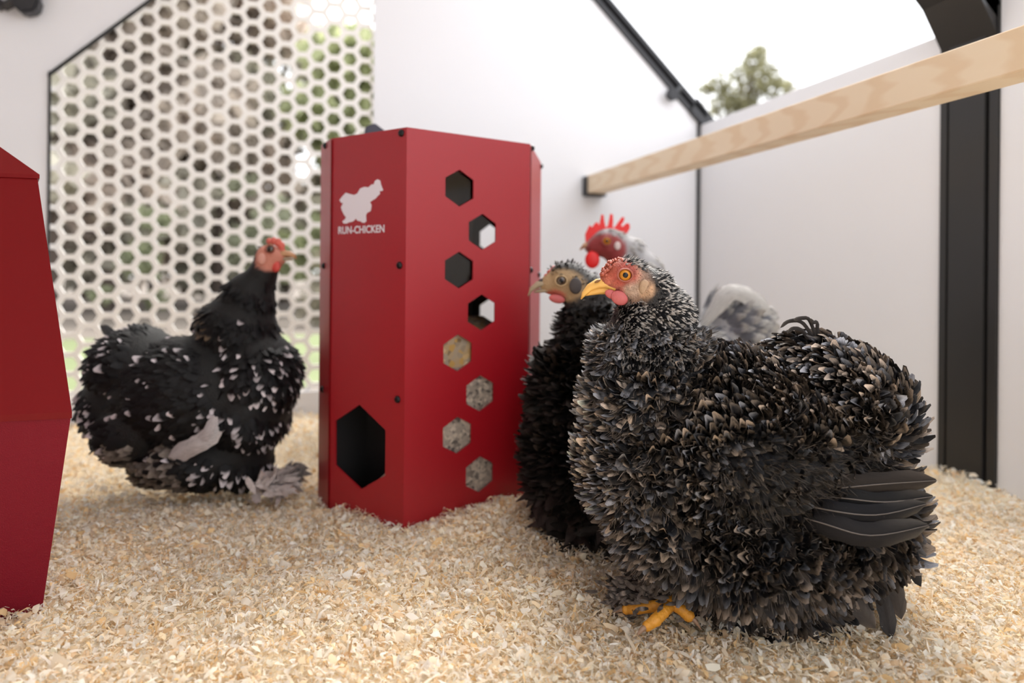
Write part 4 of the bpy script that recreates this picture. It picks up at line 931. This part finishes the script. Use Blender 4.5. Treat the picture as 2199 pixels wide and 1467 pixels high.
# single upright comb with spikes: one thick outlined blade
cb = [(1258, 521), (1257, 503), (1262, 492), (1266, 484), (1272, 488), (1278, 479), (1283, 477), (1287, 484), (1290, 470), (1292, 460), (1296, 462), (1298, 476), (1301, 489), (1306, 484), (1309, 470), (1311, 459), (1316, 461), (1317, 474), (1316, 488), (1320, 489), (1328, 477), (1336, 466), (1341, 467), (1340, 475), (1334, 484), (1337, 487), (1346, 479), (1352, 481), (1353, 490), (1347, 501), (1338, 503), (1325, 497), (1310, 497), (1294, 501), (1282, 508), (1272, 517)]
bm = bmesh.new(); vs = [bm.verts.new(b.L(px, py, -.0025)) for px, py in cb]
for i in range(len(vs)): bm.edges.new((vs[i], vs[(i + 1) % len(vs)]))
bmesh.ops.triangle_fill(bm, use_beauty=True, edges=bm.edges[:]); g = bmesh.ops.extrude_face_region(bm, geom=bm.faces[:]); bmesh.ops.translate(bm, verts=[v for v in g['geom'] if isinstance(v, bmesh.types.BMVert)], vec=(0, .005, 0))
obj('comb', bm, M['comb'], b.root)
for s in (-1, 1):
    bm = bmesh.new(); add_ball(bm, b.L(1272, 558, s * .010), (.0105, .0035, .0125), 3); obj('wattle', bm, M['comb'], b.root, True)
    bm = bmesh.new(); add_ball(bm, b.L(1326, 528, s * .0215), (.0045, .0015, .006), 3); obj('ear_lobe', bm, nmat('pale lobe', (.62, .52, .50), .6), b.root, True)
for i in range(7):
    t_ = i / 6; big_feather(b, 'tail_feather', [b.L(1510, 690 - 30 * t_ + 10, -.05 + .1 * t_), b.L(1570, 640 + 6 * i - 12, -.055 + .11 * t_), b.L(1625, 655 + 5 * i - 10, -.05 + .1 * t_), b.L(1655, 700 + 6 * i - 10, -.045 + .09 * t_)], .026, (.27, .27, .29) if i % 2 else (.50, .48, .46), (.5, .48, .45), Vector((0, -1, .5)).normalized(), mat=M['feather'], shaft=False)
zl = 0.0
for dx, dy in ((0, -.03), (.02, .03)):
    an = Vector((-.02 + dx, dy, .004)); leg(b, Vector((-.01 + dx, dy, .07)), an, [[an + Vector((-.02, 0, 0)), an + Vector((-.04, 0, 0))], [an + Vector((-.015, .012, 0)), an + Vector((-.03, .025, 0))], [an + Vector((-.015, -.012, 0)), an + Vector((-.03, -.025, 0))]], .005, M['footpale'])

# ------------------------------------------------------------------ OUTSIDE
bm = bmesh.new(); add_box(bm, (-40, -12, -.12), (40, 50, -.07)); struct('ground', bm, M['ground'])
bm = bmesh.new(); vs = [bm.verts.new(p_) for p_ in ((-8, 2.2, -.068), (6, 2.2, -.068), (6, 3.6, -.066), (2, 4.2, -.066), (-3, 3.9, -.066), (-8, 4.6, -.066))]; bm.faces.new(vs); tag(obj('lawn', bm, M['grass']), kind='structure')
def tree(name, label, loc, H, blobs, n, col, leafs=.05, trunk_r=.05, group='trees beyond the screen', cat='tree', seed=0):
    rs = np.random.RandomState(seed); e_ = empty(name, loc, 0, label, cat, group)
    bm = bmesh.new(); add_tube(bm, [(0, 0, -.1), (.03, 0, H * .4), (-.02, .02, H * .75), (0, 0, H * .95)], [trunk_r, trunk_r * .7, trunk_r * .4, trunk_r * .12], 8)
    for c, r_ in blobs[::1]:
        z_ = min(max(c[2] * .7, H * .15), H * .9); add_tube(bm, [(0, 0, z_), (c[0] * .6, c[1] * .6, (c[2] + z_) / 2 + .05), c], [trunk_r * .4, trunk_r * .22, trunk_r * .08], 6)
    obj('trunk', bm, M['bark'], e_, True)
    w = np.array([r_ ** 2 for c, r_ in blobs]); pk = rs.choice(len(blobs), n, p=w / w.sum())
    cc = np.array([c for c, r_ in blobs])[pk]; rr = np.array([r_ for c, r_ in blobs])[pk]
    d = norm(rs.randn(n, 3)); ps = cc + d * (rr * rs.uniform(.35, 1.05, n))[:, None] * [1, 1, .75]
    a1 = norm(rs.randn(n, 3)); a2 = norm(np.cross(a1, rs.randn(n, 3))); s = leafs * rs.uniform(.5, 1.2, n)[:, None]
    V = np.stack([ps - a1 * s, ps + a2 * s * .4, ps + a1 * s, ps - a2 * s * .4], 1).reshape(-1, 3)
    Fq = np.arange(n * 4).reshape(-1, 4); cl = np.repeat(np.clip(np.array(col) * rs.uniform(.6, 1.4, (n, 1)), 0, 1), 4, 0)
    mesh_np('foliage', V, Fq, cl, None, M['leaf'], e_, smooth=False)
def at(px, Z): q_ = XZ(px, Z); q_.z = -.07; return q_
# the conifer over the right wall
pl_ = at(1590, 9.)
def hz(py, Z): return CAMH + (HY - py) / F * Z
bl = []
for px, py, r_ in ((1620, 112, .13), (1600, 135, .2), (1645, 140, .18), (1575, 165, .2), (1625, 170, .26), (1670, 180, .14), (1530, 190, .2), (1580, 205, .24), (1640, 200, .22), (1695, 188, .10), (1500, 200, .12), (1545, 225, .25), (1600, 235, .3), (1500, 235, .2), (1660, 240, .25), (1560, 280, .4), (1620, 300, .4)):
    c_ = cam2w((px - CX) / F * 9, 9 + random.uniform(-.3, .3)); bl.append((Vector((c_.x - pl_.x, c_.y - pl_.y, hz(py, 9) + .07)), r_))
tree('pine_tree', 'olive green pine crown showing over the right wall, against the white sky', pl_, 3.0, bl, 2500, (.27, .26, .15), .06, .09, group=None, seed=1)
specs = [(-60, 6.5, 3.9, (0.59, 0.50, 0.45)), (110, 5.5, 3.6, (0.53, 0.50, 0.42)), (230, 6.2, 4.0, (0.59, 0.52, 0.46)), (330, 7.5, 3.6, (0.50, 0.50, 0.38)), (470, 7.0, 3.9, (0.62, 0.53, 0.46)), (610, 8.2, 3.7, (0.50, 0.48, 0.39)), (720, 6.6, 2.7, (0.45, 0.48, 0.28)), (830, 8.5, 3.6, (0.53, 0.50, 0.39)), (400, 9.5, 4.6, (0.62, 0.56, 0.50)), (180, 9.0, 5.4, (0.59, 0.52, 0.48)), (560, 5.0, 1.1, (.26, .27, .19)), (290, 4.8, .8, (.27, .29, .18)), (700, 4.7, .7, (.30, .27, .2))]
LBL = ['brown leafed tree beyond the far end of the screen', 'dull green tree beyond the screen near its outer edge', 'grey brown tree seen through the screen above the spotted hen', 'dark green tree behind the brown ones through the screen', 'bare looking brown tree through the middle of the screen', 'dim olive tree through the screen close to the solid panel', 'short bright green bush tree beside the solid panel', 'olive tree hidden mostly by the solid panel', 'tall brown tree far behind the middle of the screen', 'tallest grey brown tree far beyond the sloping seal', 'low green shrub seen through the screen near the spotted hen head', 'small green shrub seen through the screen above the hen back', 'small brown shrub seen low through the screen by the tower']
for i, (px, Z, H_, col) in enumerate(specs):
    r_ = random.Random(i); sc_ = H_ / 3.0; bl = []
    for j in range(11 if H_ > 1.5 else 6):
        zz = H_ * r_.uniform(.12, .92); sp_ = (.9 - .45 * zz / H_) * sc_
        bl.append((Vector((r_.uniform(-1, 1) * sp_, r_.uniform(-1, 1) * sp_, zz)), r_.uniform(.28, .5) * (sc_ if H_ > 1.5 else .35)))
    tree('shrub' if H_ < 1.5 else 'tree', LBL[i], at(px, Z), H_, bl, 2600 if H_ > 1.5 else 900, col, .17 if H_ > 1.5 else .04, .06 * sc_, cat='shrub' if H_ < 1.5 else 'tree', group='shrubs beyond the screen' if H_ < 1.5 else 'trees beyond the screen', seed=20 + i)
